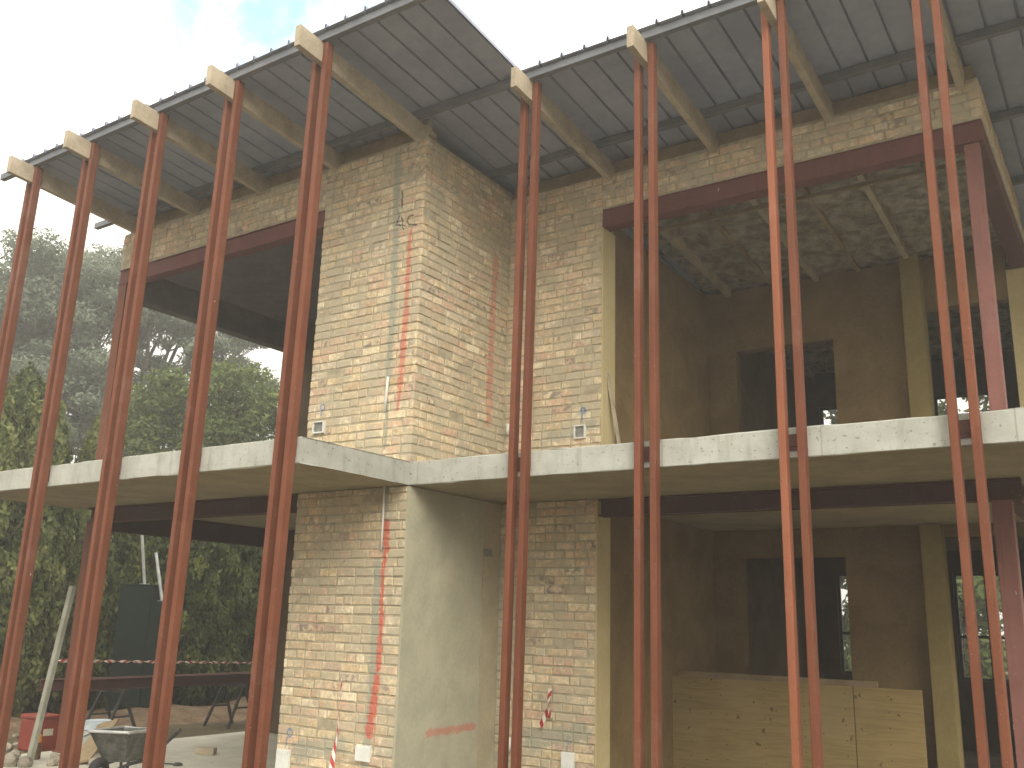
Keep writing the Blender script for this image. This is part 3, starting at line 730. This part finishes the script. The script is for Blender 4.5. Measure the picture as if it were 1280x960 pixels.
ebox(at(355, 949, Y=YW1), .16, .175, YW1, False, 'white covered box at the outer edge of the ground floor pier')
ebox(at(455, 942, Y=YW1), .165, .13, YW1, False, 'white covered box below the red line of the ground floor pier')
ebox(at(710.5, 953, Y=YW2), .135, .18, YW2, False, 'white covered box on the lower pier beside the plastered jamb')
def conduit(p, q, r, name, label, y):
    mb = MB(); a, b = at(*p, Y=y), at(*q, Y=y); mb.tube([a, (a+b)/2+Vector((.004, -.002, 0)), b], r, 10)
    o = mb.build(name, 'pvc', None, smooth=True, origin=tuple(b)); tag(o, label, 'conduit', 'white conduit pipes in the brick walls')
conduit((485, 471), (480.5, 515), .013, 'conduit_pipe', 'short white conduit end sticking out of the upper brick wall', YW1-.016)
conduit((480.5, 608), (476.5, 688), .010, 'conduit_pipe', 'thin white conduit beside the top of the lower red line', YW1-.012)
conduit((635, 530), (634, 543), .02, 'conduit_pipe', 'white conduit stub in the upper inner corner beside the steel posts', YW2-.02)
conduit((637, 922), (636, 939), .016, 'conduit_pipe', 'white conduit stub low between the two posts at the recess', YW2-.02)

# ------------------------------------------------------------------ barrier tape
def tape(pts, w, name, label, twist=6., period=.22, turns=None):
    """twisted ribbon along a polyline, striped by its length"""
    pts = [Vector(p) for p in pts]; mb = MB(); L = 0; rows = []
    P = []
    for a, b in zip(pts, pts[1:]):
        k = max(2, int((b-a).length/.03))
        P += [a.lerp(b, i/k) for i in range(k)]
    P.append(pts[-1])
    for i, p in enumerate(P):
        if i: L += (p-P[i-1]).length
        d = (P[min(i+1, len(P)-1)]-P[max(0, i-1)]).normalized()
        s = d.cross(Vector((0, 1, .2))).normalized(); t = d.cross(s)
        a = L*twist; ww = w if not callable(w) else w(i/(len(P)-1))
        v = (s*math.cos(a)+t*math.sin(a))*ww/2
        rows.append((p-v, p+v, L/period))
    for (a, b, u), (c, d, u2) in zip(rows, rows[1:]):
        mb.uv[len(mb.f)] = [(u, 0), (u, 1), (u2, 1), (u2, 0)]
        mb.add([a, b, d, c], [(0, 1, 2, 3)])
    o = mb.build(name, 'tape', None, origin=tuple(pts[0]))
    sd = o.modifiers.new('film', 'SOLIDIFY'); sd.thickness = .0015; sd.offset = 0
    return tag(o, label, 'barrier tape', 'red and white barrier tape')
yv = YW1-.03
tape([at(427, 848, Y=yv), at(426, 870, Y=yv), at(423.5, 897, Y=yv), at(422, 918, Y=yv), at(418, 935, Y=yv-.02), at(414, 963, Y=yv-.05)],
     lambda t: .016+.035*max(0, (t-.62)/.38), 'barrier_tape', 'red and white tape strip hanging down the brick pier beside the box', 3.5, .13)
yv = YW2-.03
tape([at(688, 861, Y=yv), at(685, 878, Y=yv), at(687.5, 897, Y=yv-.01), at(686, 884, Y=yv-.03), at(680, 898, Y=yv-.03), at(675, 909, Y=yv-.02)],
     .045, 'barrier_tape', 'bunched red and white tape tuft on the pier beside the plastered jamb', 5., .12)
def ln(p, q, X, n=12, sag=.05):
    a, b = at(*p, X=X), at(*q, X=X)
    return [a.lerp(b, i/n)-Vector((0, 0, sag*4*(i/n)*(1-i/n))) for i in range(n+1)]
tape(ln((72, 826), (345, 829), XL+.0, 14, .0), .038, 'barrier_tape', 'taut twisted tape strung across the open ground floor bay', 16., .12)

# ------------------------------------------------------------------ plywood, plank inside the wide bay
a, b = at(850, 847, Y=10.2), at(1066, 858, Y=10.2); c = at(1152, 863, Y=10.2)
for i, (x0, x1, lab) in enumerate(((a.x-.9, b.x-.004, 'wide plywood sheet standing in the ground floor bay'), (b.x+.004, c.x, 'narrower plywood sheet beside the dark opening of the bay'))):
    mb = MB(); mb.box(x0, x1, 10.2+.002*i, 10.22+.002*i, 0, b.z); 
    o = mb.build('plywood_sheet', 'plywood', None, .002, origin=((x0+x1)/2, 10.21, 0)); tag(o, lab, 'plywood', 'plywood sheets inside the ground floor')
mb = MB(); mb.box(a.x-.05, -2.42, 10.26, 10.3, 0, b.z+.055); o = mb.build('timber_board', 'timber_old', None, .003, origin=(-3.4, 10.28, 0)); tag(o, 'brown board standing just behind the plywood with its edge above it', 'board')
p, q = at(770, 552, X=-4.28), at(759, 462, X=-4.33)
mb = MB(); mb.bar((-4.26, p.y+.15, ZT+.004), (-4.39, p.y+.02, q.z), .05, .02, (1, 0, 0)); o = mb.build('timber_batten', 'timber', None, .002, origin=tuple((p.x, p.y, ZT))); tag(o, 'thin pale batten leaning inside the upper plastered jamb', 'batten')

# ------------------------------------------------------------------ the yard beyond the open bay
GZ = -.15
tag(None or (lambda mb: mb.build('ground', 'ground'))((lambda mb: (mb.add([(-100, -70, GZ), (80, -70, GZ), (80, 110, GZ), (-100, 110, GZ)], [(0, 1, 2, 3)]), mb)[1])(MB())), kind='structure')
# low bank of dug soil
mb = MB(); nu, nv = 60, 14; vs = []
for i in range(nu+1):
    t = i/nu; y = 4.0+t*14
    for j in range(nv+1):
        s = j/nv; x = -13.0-s*2.4
        h = .36*math.sin(math.pi*s)**1.0*(.7+.3*math.sin(t*11)+.25*math.sin(t*27+2))*min(1, 6*t, 6*(1-t))
        vs.append((x+.25*math.sin(t*14), y, GZ-.03+max(0, h)+random.uniform(-.025, .025)))
mb.add(vs, [(i*(nv+1)+j, (i+1)*(nv+1)+j, (i+1)*(nv+1)+j+1, i*(nv+1)+j+1) for i in range(nu) for j in range(nv)])
tag(mb.build('soil_bank', 'soil', None, smooth=True), kind='structure')

def stand(px, py):
    p = at(px, py, Z=ZF+.001)
    return p if p.x > XL-.1 and p.y > YS1+.28 else at(px, py, Z=GZ)
# grey pole leaning towards the corner column
b0 = stand(36, 955); t0 = at(91, 733, Y=b0.y+.35)
mb = MB(); mb.bar(b0, t0, .075, .05, (0, 1, 0)); o = mb.build('timber_pole', 'grey_pole', None, .004, origin=tuple(b0)); tag(o, 'grey weathered pole leaning up towards the corner column', 'pole')
# red box with label
def redbox():
    c = stand(44, 938); e = empty('tool_box', tuple(c), 'red plastic box with pale label behind the leaning pole', 'box')
    x, y, z = c
    mb = MB(); mb.box(x-.2, x+.2, y-.13, y+.17, z, z+.38); mb.build('body', 'red_plastic', e, .02)
    mb = MB(); mb.box(x-.21, x+.21, y-.14, y+.18, z+.381, z+.43); mb.build('lid', 'red_plastic', e, .012)
    mb = MB(); mb.tube([(x-.08, y+.02, z+.43), (x-.08, y+.02, z+.47), (x+.08, y+.02, z+.47), (x+.08, y+.02, z+.43)], .01, 8); mb.build('handle', 'steel_dark', e)
    mb = MB(); mb.box(x+.2, x+.2035, y-.05, y+.08, z+.19, z+.27); mb.build('label', 'label', e)
redbox()
c = stand(44.5, 949); e = empty('spray_bottle', tuple(c), 'small brown bottle with orange cap at the foot of the pole', 'bottle')
mb = MB(); mb.lathe([(.04, 0), (.045, .01), (.045, .13), (.025, .17), (.02, .18)], c, 14); mb.build('bottle', 'brown_glass', e, smooth=True)
mb = MB(); mb.lathe([(.032, .172), (.034, .18), (.034, .24), (.02, .255)], c, 14); mb.build('cap', 'orange', e)
# buckets
for (px, py, r, h, lab) in ((109, 941, .15, .31, 'pale grey bucket with blue white rim beside the wheelbarrow'), (119, 934, .135, .30, 'darker bucket standing behind the pale bucket')):
    c = stand(px, py); e = empty('bucket', tuple(c), lab, 'bucket', 'buckets on the building site')
    mb = MB(); mb.lathe([(r*.8, 0), (r, h), (r*.95, h), (r*.76, .02)], c, 24); mb.build('pail', 'bucket' if r > .14 else 'tray', e, smooth=True)
    mb = MB(); mb.lathe([(r*1.0, h-.05), (r*1.07, h-.045), (r*1.07, h+.004), (r*.96, h+.004)], c, 24); mb.build('rim', 'bucket_rim', e)
    mb = MB(); mb.tube([(c.x+r*1.05*math.cos(t), c.y-.03-.1*math.sin(t), c.z+h-.03+.0*math.sin(t)-.10*math.sin(t)) for t in [i*math.pi/10 for i in range(11)]], .005, 6); mb.build('handle', 'steel_dark', e)
# wheelbarrow
c = stand(150, 986); e = empty('wheelbarrow', tuple(c), 'worn dark wheelbarrow with pale rim beside the buckets', 'wheelbarrow')
ang = R(118); ca, sa = math.cos(ang), math.sin(ang)
def wb(x, y, z): x, y, z = x*.8, y*.62, z*.85; return (c.x+x*ca-y*sa, c.y+x*sa+y*ca, c.z+z)
mb = MB(); rt = [(-.42, -.30, .62), (.42, -.33, .58), (.42, .33, .58), (-.42, .30, .62)]; rb = [(-.22, -.16, .30), (.28, -.2, .28), (.28, .2, .28), (-.22, .16, .30)]
vs = [wb(*p) for p in rt+rb]; inn = [wb(p[0]*.96, p[1]*.95, p[2]+.001) for p in rt]+[wb(p[0]*.95, p[1]*.94, p[2]+.012) for p in rb]
mb.add(vs+inn, [(0, 1, 5, 4), (1, 2, 6, 5), (2, 3, 7, 6), (3, 0, 4, 7), (4, 5, 6, 7), (9, 8, 12, 13), (10, 9, 13, 14), (11, 10, 14, 15), (8, 11, 15, 12), (15, 14, 13, 12),
                (0, 8, 9, 1), (1, 9, 10, 2), (2, 10, 11, 3), (3, 11, 8, 0)])
mb.build('tray', 'tray', e)
mb = MB(); mb.tube([wb(*p) for p in rt]+[wb(*rt[0])], .014, 8); mb.build('rim', 'galv', e)
for s in (-1, 1):
    mb = MB(); mb.tube([wb(-.55, s*.06, .2), wb(-.1, s*.17, .27), wb(.3, s*.22, .27), wb(.95, s*.28, .52)], .017, 8); mb.build('handle', 'steel_dark', e)
    mb = MB(); mb.tube([wb(.25, s*.2, .27), wb(.32, s*.22, 0), wb(.44, s*.22, 0), wb(.5, s*.23, .34)], .014, 8); mb.build('leg', 'steel_dark', e)
wh = MB(); 
for k in range(18):
    pass
cw = Vector(wb(-.55, 0, .19)); cw.z = c.z+.165; ax = Vector((-sa, ca, 0)); fx = Vector((ca, sa, 0))
wh.tube([cw+(fx*math.cos(t)+Vector((0, 0, 1))*math.sin(t))*.125 for t in [2*math.pi*k/20 for k in range(21)]], .04, 8, False)
w = wh.build('wheel', 'rubber', e, smooth=True)
mb = MB(); mb.tube([cw-ax*.07, cw+ax*.07], .02, 8); 
for k in range(3):
    t = k*math.pi/3; d = fx*math.cos(t)+Vector((0, 0, 1))*math.sin(t); mb.bar(cw-d*.13, cw+d*.13, .02, .02, ax)
h_ = mb.build('hub', 'galv', None); h_.parent = w; h_.matrix_parent_inverse = Matrix.Identity(4)
# loose board, stones and an offcut on the floor
p0, p1 = stand(99, 956), at(133, 930, Y=stand(99, 956).y+.6)
mb = MB(); mb.bar(p0+Vector((0, 0, .02)), Vector((p1.x, p1.y, .35)), .24, .025, (0, -.6, 1)); o = mb.build('timber_board', 'timber_old', None, .003, origin=tuple(p0)); tag(o, 'short yellow brown board leaning on the pale bucket', 'board')
def rock(c, r, name, label, group=None, flat=.6):
    bm = bmesh.new(); bmesh.ops.create_icosphere(bm, subdivisions=2, radius=r)
    sd = random.random()*10
    for v in bm.verts:
        k = 1+.22*math.sin(v.co.x*9/r*.3+sd)+.2*math.sin(v.co.y*3.1/r+sd*2)+random.uniform(-.09, .09)
        v.co = Vector((v.co.x*k, v.co.y*k*.85, v.co.z*k*flat))
    me = bpy.data.meshes.new(name); bm.to_mesh(me); bm.free(); me.materials.append(M['stone'])
    o = bpy.data.objects.new(name, me); COL.objects.link(o); o.location = (c[0], c[1], c[2]+r*flat*.6); tag(o, label, 'stone', group)
for i, (px, py, r) in enumerate(((8, 938, .10), (16, 946, .07), (22, 933, .06), (30, 958, .09), (10, 957, .11), (72, 951, .08), (66, 957, .06), (96, 955, .07), (120, 957, .08), (20, 922, .05))):
    rock(stand(px, py), r, 'rubble_stone', 'pale lump of building rubble lying on the sandy ground', 'pale rubble stones on the sandy ground')
c = at(256, 943, Z=0); mb = MB(); mb.box(c.x-.10, c.x+.12, c.y-.055, c.y+.055, 0.001, .075); o = mb.build('brick', 'timber', None, .004, origin=tuple(c)); o.rotation_euler.z = .5; tag(o, 'single pale brick lying alone on the concrete floor', 'brick')
c = at(222, 957, Z=0); mb = MB(); mb.lathe([(.05, .002), (.055, .012), (.03, .03)], c, 12); mb.tube([c+Vector((-.02, 0, .012)), c+Vector((-.25, -.1, .012))], .008, 6); o = mb.build('trowel', 'steel_dark', None, origin=tuple(c)); tag(o, 'small dark tool lying on the concrete floor near the posts', 'tool')
c = at(299, 921, X=-11.3); c.z = GZ

# steel beams resting on two trestles
XB = -12.4
ya, yb = at(100, 846, X=XB), at(335, 842, X=XB)
z = at(200, 858, X=XB).z
def trestle(y, label):
    e = empty('trestle', (XB, y, GZ), label, 'trestle', 'trestles under the steel beams'); zt = z-.004
    mb = MB(); mb.box(XB-.3, XB+.3, y-.03, y+.03, zt-.05, zt); mb.build('top_rail', 'steel_dark', e, .003)
    for sx in (-1, 1):
        for sy in (-1, 1):
            mb = MB(); mb.bar((XB+sx*.24, y+sy*.02, zt-.05), (XB+sx*.28, y+sy*.28, GZ), .035, .035, (1, 0, 0)); mb.build('leg', 'steel_dark', e)
    for sx in (-1, 1): mb = MB(); mb.bar((XB+sx*.26, y-.17, GZ+.3), (XB+sx*.26, y+.17, GZ+.3), .025, .025); mb.build('stretcher', 'steel_dark', e)
trestle(at(140, 880, X=XB).y, 'dark steel trestle under the near end of the long beams'); trestle(at(290, 880, X=XB).y, 'dark steel trestle under the far end of the long beams')
for k, (dx, dz, l0, l1, lab) in enumerate(((.12, 0, ya.y-.2, yb.y+1.2, 'long red steel beam lying nearest the house on the trestles'), (-.1, 0, ya.y-.5, yb.y+.9, 'long red steel beam lying behind another on the trestles'))):
    mb = MB(); ibeam(mb, (XB+dx, l0, z+dz), (XB+dx, l1, z+dz), .10, .15, .012, .014)
    o = mb.build('steel_beam', 'primer_dark', None, .002, origin=(XB+dx, (l0+l1)/2, z)); tag(o, lab, 'steel beam', 'steel beams stored on trestles')

# dark green cabinet and two poles in front of the hedge
XCAB = -14.35
c = at(164, 850, X=XCAB); c.z = GZ
top_z = at(164, 730, X=XCAB).z; sh = at(184, 751, X=XCAB).z
ca_, sa_ = math.cos(R(40)), math.sin(R(40))
def gb(mb, x0, x1, y0, y1, z0, z1):
    vs = [(c.x+1.3*(x*ca_-y*sa_), c.y+1.3*(x*sa_+y*ca_), zz) for zz in (z0, z1) for x, y in ((x0, y0), (x1, y0), (x1, y1), (x0, y1))]
    mb.add(vs, [(0, 3, 2, 1), (4, 5, 6, 7), (0, 1, 5, 4), (1, 2, 6, 5), (2, 3, 7, 6), (3, 0, 4, 7)])
e = empty('cabinet', tuple(c), 'tall dark green cabinet standing against the cypress hedge', 'cabinet')
mb = MB(); gb(mb, -.22, .18, -.2, .2, GZ, top_z-.03); gb(mb, .182, .36, -.18, .2, GZ, sh); mb.build('body', 'green_box', e, .01)
mb = MB(); gb(mb, -.235, .195, -.215, .215, top_z-.029, top_z); mb.build('lid', 'green_box', e, .006)
mb = MB()
for k in range(6): gb(mb, -.18, .14, -.206, -.2015, .5+k*.12, .56+k*.12)
mb.build('vent', 'green_box', e)
for i, (p, q, lab) in enumerate((((167, 729), (177, 660), 'thin pale pole standing up from the green cabinet'), ((180.5, 749), (195, 691), 'shorter pale pole standing on the lower shoulder of the cabinet'))):
    b = at(*q, X=XCAB)
    a = Vector((c.x+(.03 if i == 0 else .35)*ca_, c.y+(.03 if i == 0 else .35)*sa_, top_z if i == 0 else sh))
    mb = MB(); mb.tube([a, b], .026, 10); mb.box(a.x-.07, a.x+.07, a.y-.05, a.y+.05, a.z+.001, a.z+.015)
    o = mb.build('metal_pole', 'galv', None, origin=tuple(a)); tag(o, lab, 'pole', 'pale metal poles above the cabinet')

# ------------------------------------------------------------------ vegetation
def leaf_mesh(name, C, Nn, size, aspect, tone, mkey, parent, upbias=None):
    """quads centred at C (n,3) facing Nn, one per leaf or spray"""
    n = len(C)
    Nn = Nn/np.linalg.norm(Nn, axis=1)[:, None]
    ref = np.tile(np.array([[0., 0., 1.]]), (n, 1)) if upbias else RNG.normal(size=(n, 3))
    ref = ref+RNG.normal(size=(n, 3))*.35
    t = np.cross(Nn, ref); t /= np.linalg.norm(t, axis=1)[:, None]+1e-9; b = np.cross(Nn, t)
    s = size*(.6+.8*RNG.random(n))[:, None]; w = s*aspect
    V = np.stack([C-t*w*.25-b*s, C+t*w*.9-b*s*.1, C+b*s, C-t*w*.9+b*s*.15], 1).reshape(-1, 3)
    me = bpy.data.meshes.new(name); me.vertices.add(4*n); me.vertices.foreach_set('co', V.ravel().astype(np.float32))
    me.loops.add(4*n); me.loops.foreach_set('vertex_index', np.arange(4*n, dtype=np.int32))
    me.polygons.add(n); me.polygons.foreach_set('loop_start', np.arange(0, 4*n, 4, dtype=np.int32))
    me.polygons.foreach_set('loop_total', np.full(n, 4, dtype=np.int32))
    me.materials.append(M[mkey]); me.update(calc_edges=True)
    a = me.attributes.new('tone', 'FLOAT_COLOR', 'FACE'); buf = np.ones((n, 4), np.float32); buf[:, 0] = np.clip(tone, 0, 1); a.data.foreach_set('color', buf.ravel())
    o = bpy.data.objects.new(name, me); COL.objects.link(o)
    if parent: o.parent = parent; o.matrix_parent_inverse = Matrix.Translation(-parent.location)
    return o
def clump_points(centres, radii, per, flat=1., shell=.55):
    C, D, T = [], [], []
    for c, r in zip(centres, radii):
        k = max(8, int(per*(r**2)))
        d = RNG.normal(size=(k, 3)); d /= np.linalg.norm(d, axis=1)[:, None]
        rad = r*(shell+(1-shell)*RNG.random(k))
        p = d*rad[:, None]; p[:, 2] *= flat
        C.append(p+np.array(c)); D.append(d*.7+RNG.normal(size=(k, 3))*.6+np.array([0, 0, .5])); T.append(np.full(k, RNG.normal(0, .13))+RNG.normal(0, .14, k)+.45)
    return np.concatenate(C), np.concatenate(D), np.concatenate(T)
def cypress(base, h, r, label, group, mkey='leaf_cypress', n=9000, size=.05):
    e = empty('cypress_tree', tuple(base), label, 'cypress', group)
    mb = MB(); mb.tube([base, base+Vector((0, 0, h*.5)), base+Vector((.03, 0, h*.9))], [r*.16, r*.1, .01], 8); mb.build('trunk', 'bark', e)
    t = RNG.random(n)**.85
    prof = np.clip(np.minimum(1, (t+.04)*6)*np.clip(1-t**3.2, 0, 1)**.75, .03, 1)
    th = RNG.random(n)*2*np.pi
    lump = 1+.16*np.sin(th*5+t*17)+.12*np.sin(th*9-t*31)+.10*np.sin(t*46+th*3)
    rr = r*prof*lump*(.62+.38*RNG.random(n)**.6)
    P = np.stack([base.x+rr*np.cos(th), base.y+rr*np.sin(th), base.z+.05+t*h+RNG.normal(0, .06, n)], 1)
    D = np.stack([np.cos(th), np.sin(th), .25*np.ones(n)], 1)+RNG.normal(size=(n, 3))*.5
    tone = .42+.22*(lump-1)/.3+RNG.normal(0, .16, n)
    leaf_mesh('crown', P, D, size, .55, tone, mkey, e, True)
hed = 'cypress trees of the hedge beside the house'
# (survey pixel x, top pixel y, distance X of its row, radius, golden)
CY = [(-75, 470, -15.0, 1.0, 1), (-25, 455, -15.6, 1.05, 0), (10, 487, -14.9, .62, 1), (48, 590, -15.6, .95, 0), (77, 520, -15.2, .5, 1), (108, 605, -15.5, .8, 0), (146, 610, -15.7, .85, 0),
      (183, 672, -15.9, .7, 0), (222, 605, -15.3, .85, 0), (262, 606, -15.5, 1.0, 0), (304, 600, -15.6, 1.05, 0), (350, 590, -15.7, 1.15, 0), (400, 580, -15.7, 1.2, 0)]
lab = ['golden cypress at the end of the hedge', 'dark cypress behind the golden ones', 'tall golden green cypress rising above the slab', 'lower dark cypress beside the tall golden one',
       'slim golden cypress with its pointed tip above the slab', 'cypress beside the corner column', 'cypress behind the green cabinet', 'low cypress right behind the two pale poles',
       'bushy cypress next to the pale poles', 'cypress above the middle of the stored beams', 'cypress above the end of the stored beams', 'cypress at the edge of the brick pier', 'cypress behind the brick pier']
for (px, py, d, r, gold), l in zip(CY, lab):
    b = at(px, 868, X=d); b.z = GZ; h = at(px, py, X=d).z-GZ
    cypress(b, h, r, l, hed, 'leaf_gold' if gold else 'leaf_cypress', int(5200*h*r)+3000)
# bright bushy tree
def bushy(px, d, spans, label, name, cat, mkey, per, size, trunk_r=.1, flat=.8, group=None):
    b = far(px, 880, d); b.z = GZ; e = empty(name, tuple(b), label, cat, group)
    cs, rs = [], []
    for (x, y, r, k) in spans:
        c = far(x, y, d)
        for i in range(k):
            o = RNG.normal(size=3); o /= np.linalg.norm(o); o *= r*(.35+.6*RNG.random())
            cs.append((c.x+o[0], c.y+o[1]*1.1, c.z+o[2]*.9)); rs.append(r*(.28+.22*RNG.random()))
    P, D, T = clump_points(cs, rs, per, flat, .35)
    mb = MB(); tops = random.sample(cs, min(16, len(cs)))
    zf = min(c[2] for c in cs)
    f = Vector((b.x, b.y, max(GZ+.6, zf-.2)))
    mb.tube([b, (b+f)/2+Vector((.05, .03, 0)), f], [trunk_r, trunk_r*.85, trunk_r*.7], 8)
    for t in tops:
        t = Vector(t); mid = f.lerp(t, .5)+Vector((random.uniform(-.2, .2), random.uniform(-.2, .2), .15))
        mb.tube([f-Vector((0, 0, .1)), mid, t], [trunk_r*.5, trunk_r*.3, .012], 6)
    mb.build('trunk', 'bark', e)
    leaf_mesh('crown', P, D, size, .5, T, mkey, e)
    return e
bushy(255, 24., [(200, 520, 1.25, 14), (245, 490, 1.25, 16), (290, 490, 1.1, 16), (320, 525, .95, 14), (180, 555, 1.1, 12), (250, 550, 1.5, 18), (310, 565, 1.0, 12), (215, 480, .75, 8), (270, 600, 1.4, 12)],
      'bright green bushy tree rising behind the slab edge', 'garden_tree', 'tree', 'leaf_shrub', 1500, .06)
# big grey green spreading tree
def spreading(px, d, label):
    b = far(px, 880, d); b.z = GZ; e = empty('spreading_tree', tuple(b), label, 'tree')
    pads = [(60, 350, 2.2), (20, 372, 1.9), (100, 365, 2.1), (135, 352, 1.7), (-30, 380, 2.2), (165, 372, 1.5), (45, 400, 1.8), (120, 395, 1.6), (200, 372, 1.3), (225, 392, 1.2), (190, 345, 1.2),
            (255, 400, 1.2), (285, 412, 1.1), (305, 428, .9), (20, 440, 1.8), (75, 455, 1.5), (110, 480, 1.5), (50, 490, 1.6), (150, 470, 1.1), (140, 505, 1.2), (95, 520, 1.5), (190, 455, .9), (240, 440, .9), (275, 450, 1.1), (300, 462, 1.0), (170, 430, .7),
            (-70, 420, 2.4), (-60, 480, 2.2), (10, 520, 1.6), (320, 480, .9), (140, 545, 1.3), (60, 550, 1.4), (335, 520, .8), (225, 365, 1.0), (245, 375, 1.0)]
    cs, rs = [], []; mb = MB(); fork = far(px, 560, d); 
    mb.tube([b, (b+fork)/2+Vector((.2, .1, 0)), fork], [.42, .36, .3], 10)
    for x, y, r in pads:
        c = far(x, y, d+random.uniform(-2.6, 2.6)); r *= 1.2
        mid = fork.lerp(c, .55)+Vector((random.uniform(-.5, .5), random.uniform(-.5, .5), -.35))
        mb.tube([fork-Vector((0, 0, .2)), fork.lerp(mid, .5)+Vector((0, 0, .1)), mid, c-Vector((0, 0, r*.2))], [.15, .11, .075, .03], 6)
        for k in range(9):
            o = RNG.normal(size=3)*r*.42
            q = c+Vector((o[0], o[1], o[2]*.55)); mb.tube([mid.lerp(c, .4), (mid.lerp(c, .5)+q)/2+Vector((0, 0, -.05)), q], [.03, .02, .008], 5)
            cs.append(tuple(q)); rs.append(r*(.30+.22*RNG.random()))
    mb.build('trunk', 'bark', e)
    P, D, T = clump_points(cs, rs, 1250, .5, .3)
    leaf_mesh('crown', P, D, .07, .45, T, 'leaf_tree', e)
spreading(150, 33., 'large grey green spreading tree with layered branches far behind the hedge')
# trees behind the house, glimpsed through the rear windows
for i, (px, d, y0, lab_) in enumerate(((1030, 26, 700, 'leafy tree seen through the doorway of the wide bay'), (1200, 25, 690, 'leafy tree seen past the corner column of the wide bay'), (1110, 29, 660, 'taller tree behind the rear wall of the house'))):
    bushy(px, d, [(px-40, y0, 1.6, 10), (px+40, y0+20, 1.5, 10), (px, y0-80, 1.7, 10), (px, y0+90, 1.6, 8), (px-30, y0-170, 1.5, 8), (px+30, y0-220, 1.4, 8), (px-25, y0+165, 1.5, 9), (px+25, y0+190, 1.5, 9)], lab_, 'garden_tree', 'tree', 'leaf_shrub' if i % 2 else 'leaf_shrub', 800, .11, .14)

# ------------------------------------------------------------------ light
world = bpy.data.worlds.new('World'); scene.world = world; world.use_nodes = True
nt = world.node_tree; nt.nodes.clear(); g = N(nt)
SUN = Vector((.62, -.62, .56)).normalized()
elev = math.asin(SUN.z); rot = math.atan2(SUN.x, SUN.y)
sky = g.n('ShaderNodeTexSky', sky_type='NISHITA'); sky.sun_disc = False; sky.sun_elevation = elev; sky.sun_rotation = rot; sky.dust_density = 1.5
tc = g.n('ShaderNodeTexCoord').outputs['Generated']
dirs = g.vmath('NORMALIZE', tc)
cl = g.noise(dirs, 2.6, 7, .6, .3)
def blob(px, py, cosr):
    d = ray(px, py).normalized()
    return g.step(g.vmath('DOT_PRODUCT', dirs, tuple(d)), cosr, cosr+(1-cosr)*.75)
hole = g.math('MAXIMUM', blob(345, 20, math.cos(R(8))), g.math('MULTIPLY', blob(655, 75, math.cos(R(4))), .6))
hole = g.math('MULTIPLY', hole, g.step(g.noise(dirs, 7, 5, .6), .30, .60))
cover = g.math('MULTIPLY', g.step(cl, .02, .2), g.math('SUBTRACT', 1., hole))
thin = g.mix(.93, sky.outputs[0], (4.6, 8.2, 9.2))
ez = g.math('MAXIMUM', g.xyz(dirs)[2], 0.)
lum = g.math('MULTIPLY_ADD', ez, 15.5, 8.8)                 # overcast: the zenith is about three times as bright as the horizon
cb = g.n('ShaderNodeCombineColor')
for k_, f_ in enumerate((1., .965, .875)): g.l(g.math('MULTIPLY', lum, f_), cb.inputs[k_])
cc = g.mix(cover, thin, cb.outputs[0])
bg = g.n('ShaderNodeBackground'); g.l(cc, bg.inputs[0]); bg.inputs[1].default_value = .10
o = g.n('ShaderNodeOutputWorld'); g.l(bg.outputs[0], o.inputs[0])
sl_ = bpy.data.lights.new('sun', 'SUN'); sl_.energy = 2.1; sl_.angle = R(30); sl_.color = (1., .94, .82)
so = bpy.data.objects.new('sun', sl_); COL.objects.link(so); so.rotation_euler = (-SUN).to_track_quat('-Z', 'Y').to_euler()

vs_ = scene.view_settings; vs_.view_transform = 'Standard'; vs_.look = 'None'; vs_.gamma = 1; vs_.use_curve_mapping = False; vs_.exposure = 0.38
scene.render.engine = 'CYCLES'
scene.cycles.max_bounces = 8; scene.cycles.diffuse_bounces = 5; scene.cycles.use_denoising = True
scene.render.resolution_x = 1024; scene.render.resolution_y = 768

# ------------------------------------------------------------------ thin bright volume added for the pale veil of lens glare
def glare_haze(dens):
    mb = MB(); mb.box(-101, 81, -71, 111, GZ-1, 17.5)
    m, nt = mat('thin_haze'); g = N(nt)
    v = g.n('ShaderNodeVolumePrincipled'); v.inputs['Color'].default_value = (1., .97, .93, 1); v.inputs['Density'].default_value = dens; v.inputs['Anisotropy'].default_value = .3
    o = g.n('ShaderNodeOutputMaterial'); g.l(v.outputs[0], o.inputs['Volume'])
    M['thin_haze'] = m
    tag(mb.build('haze', 'thin_haze'), kind='stuff')
GLARE_HAZE = 0.0062
if GLARE_HAZE: glare_haze(GLARE_HAZE)
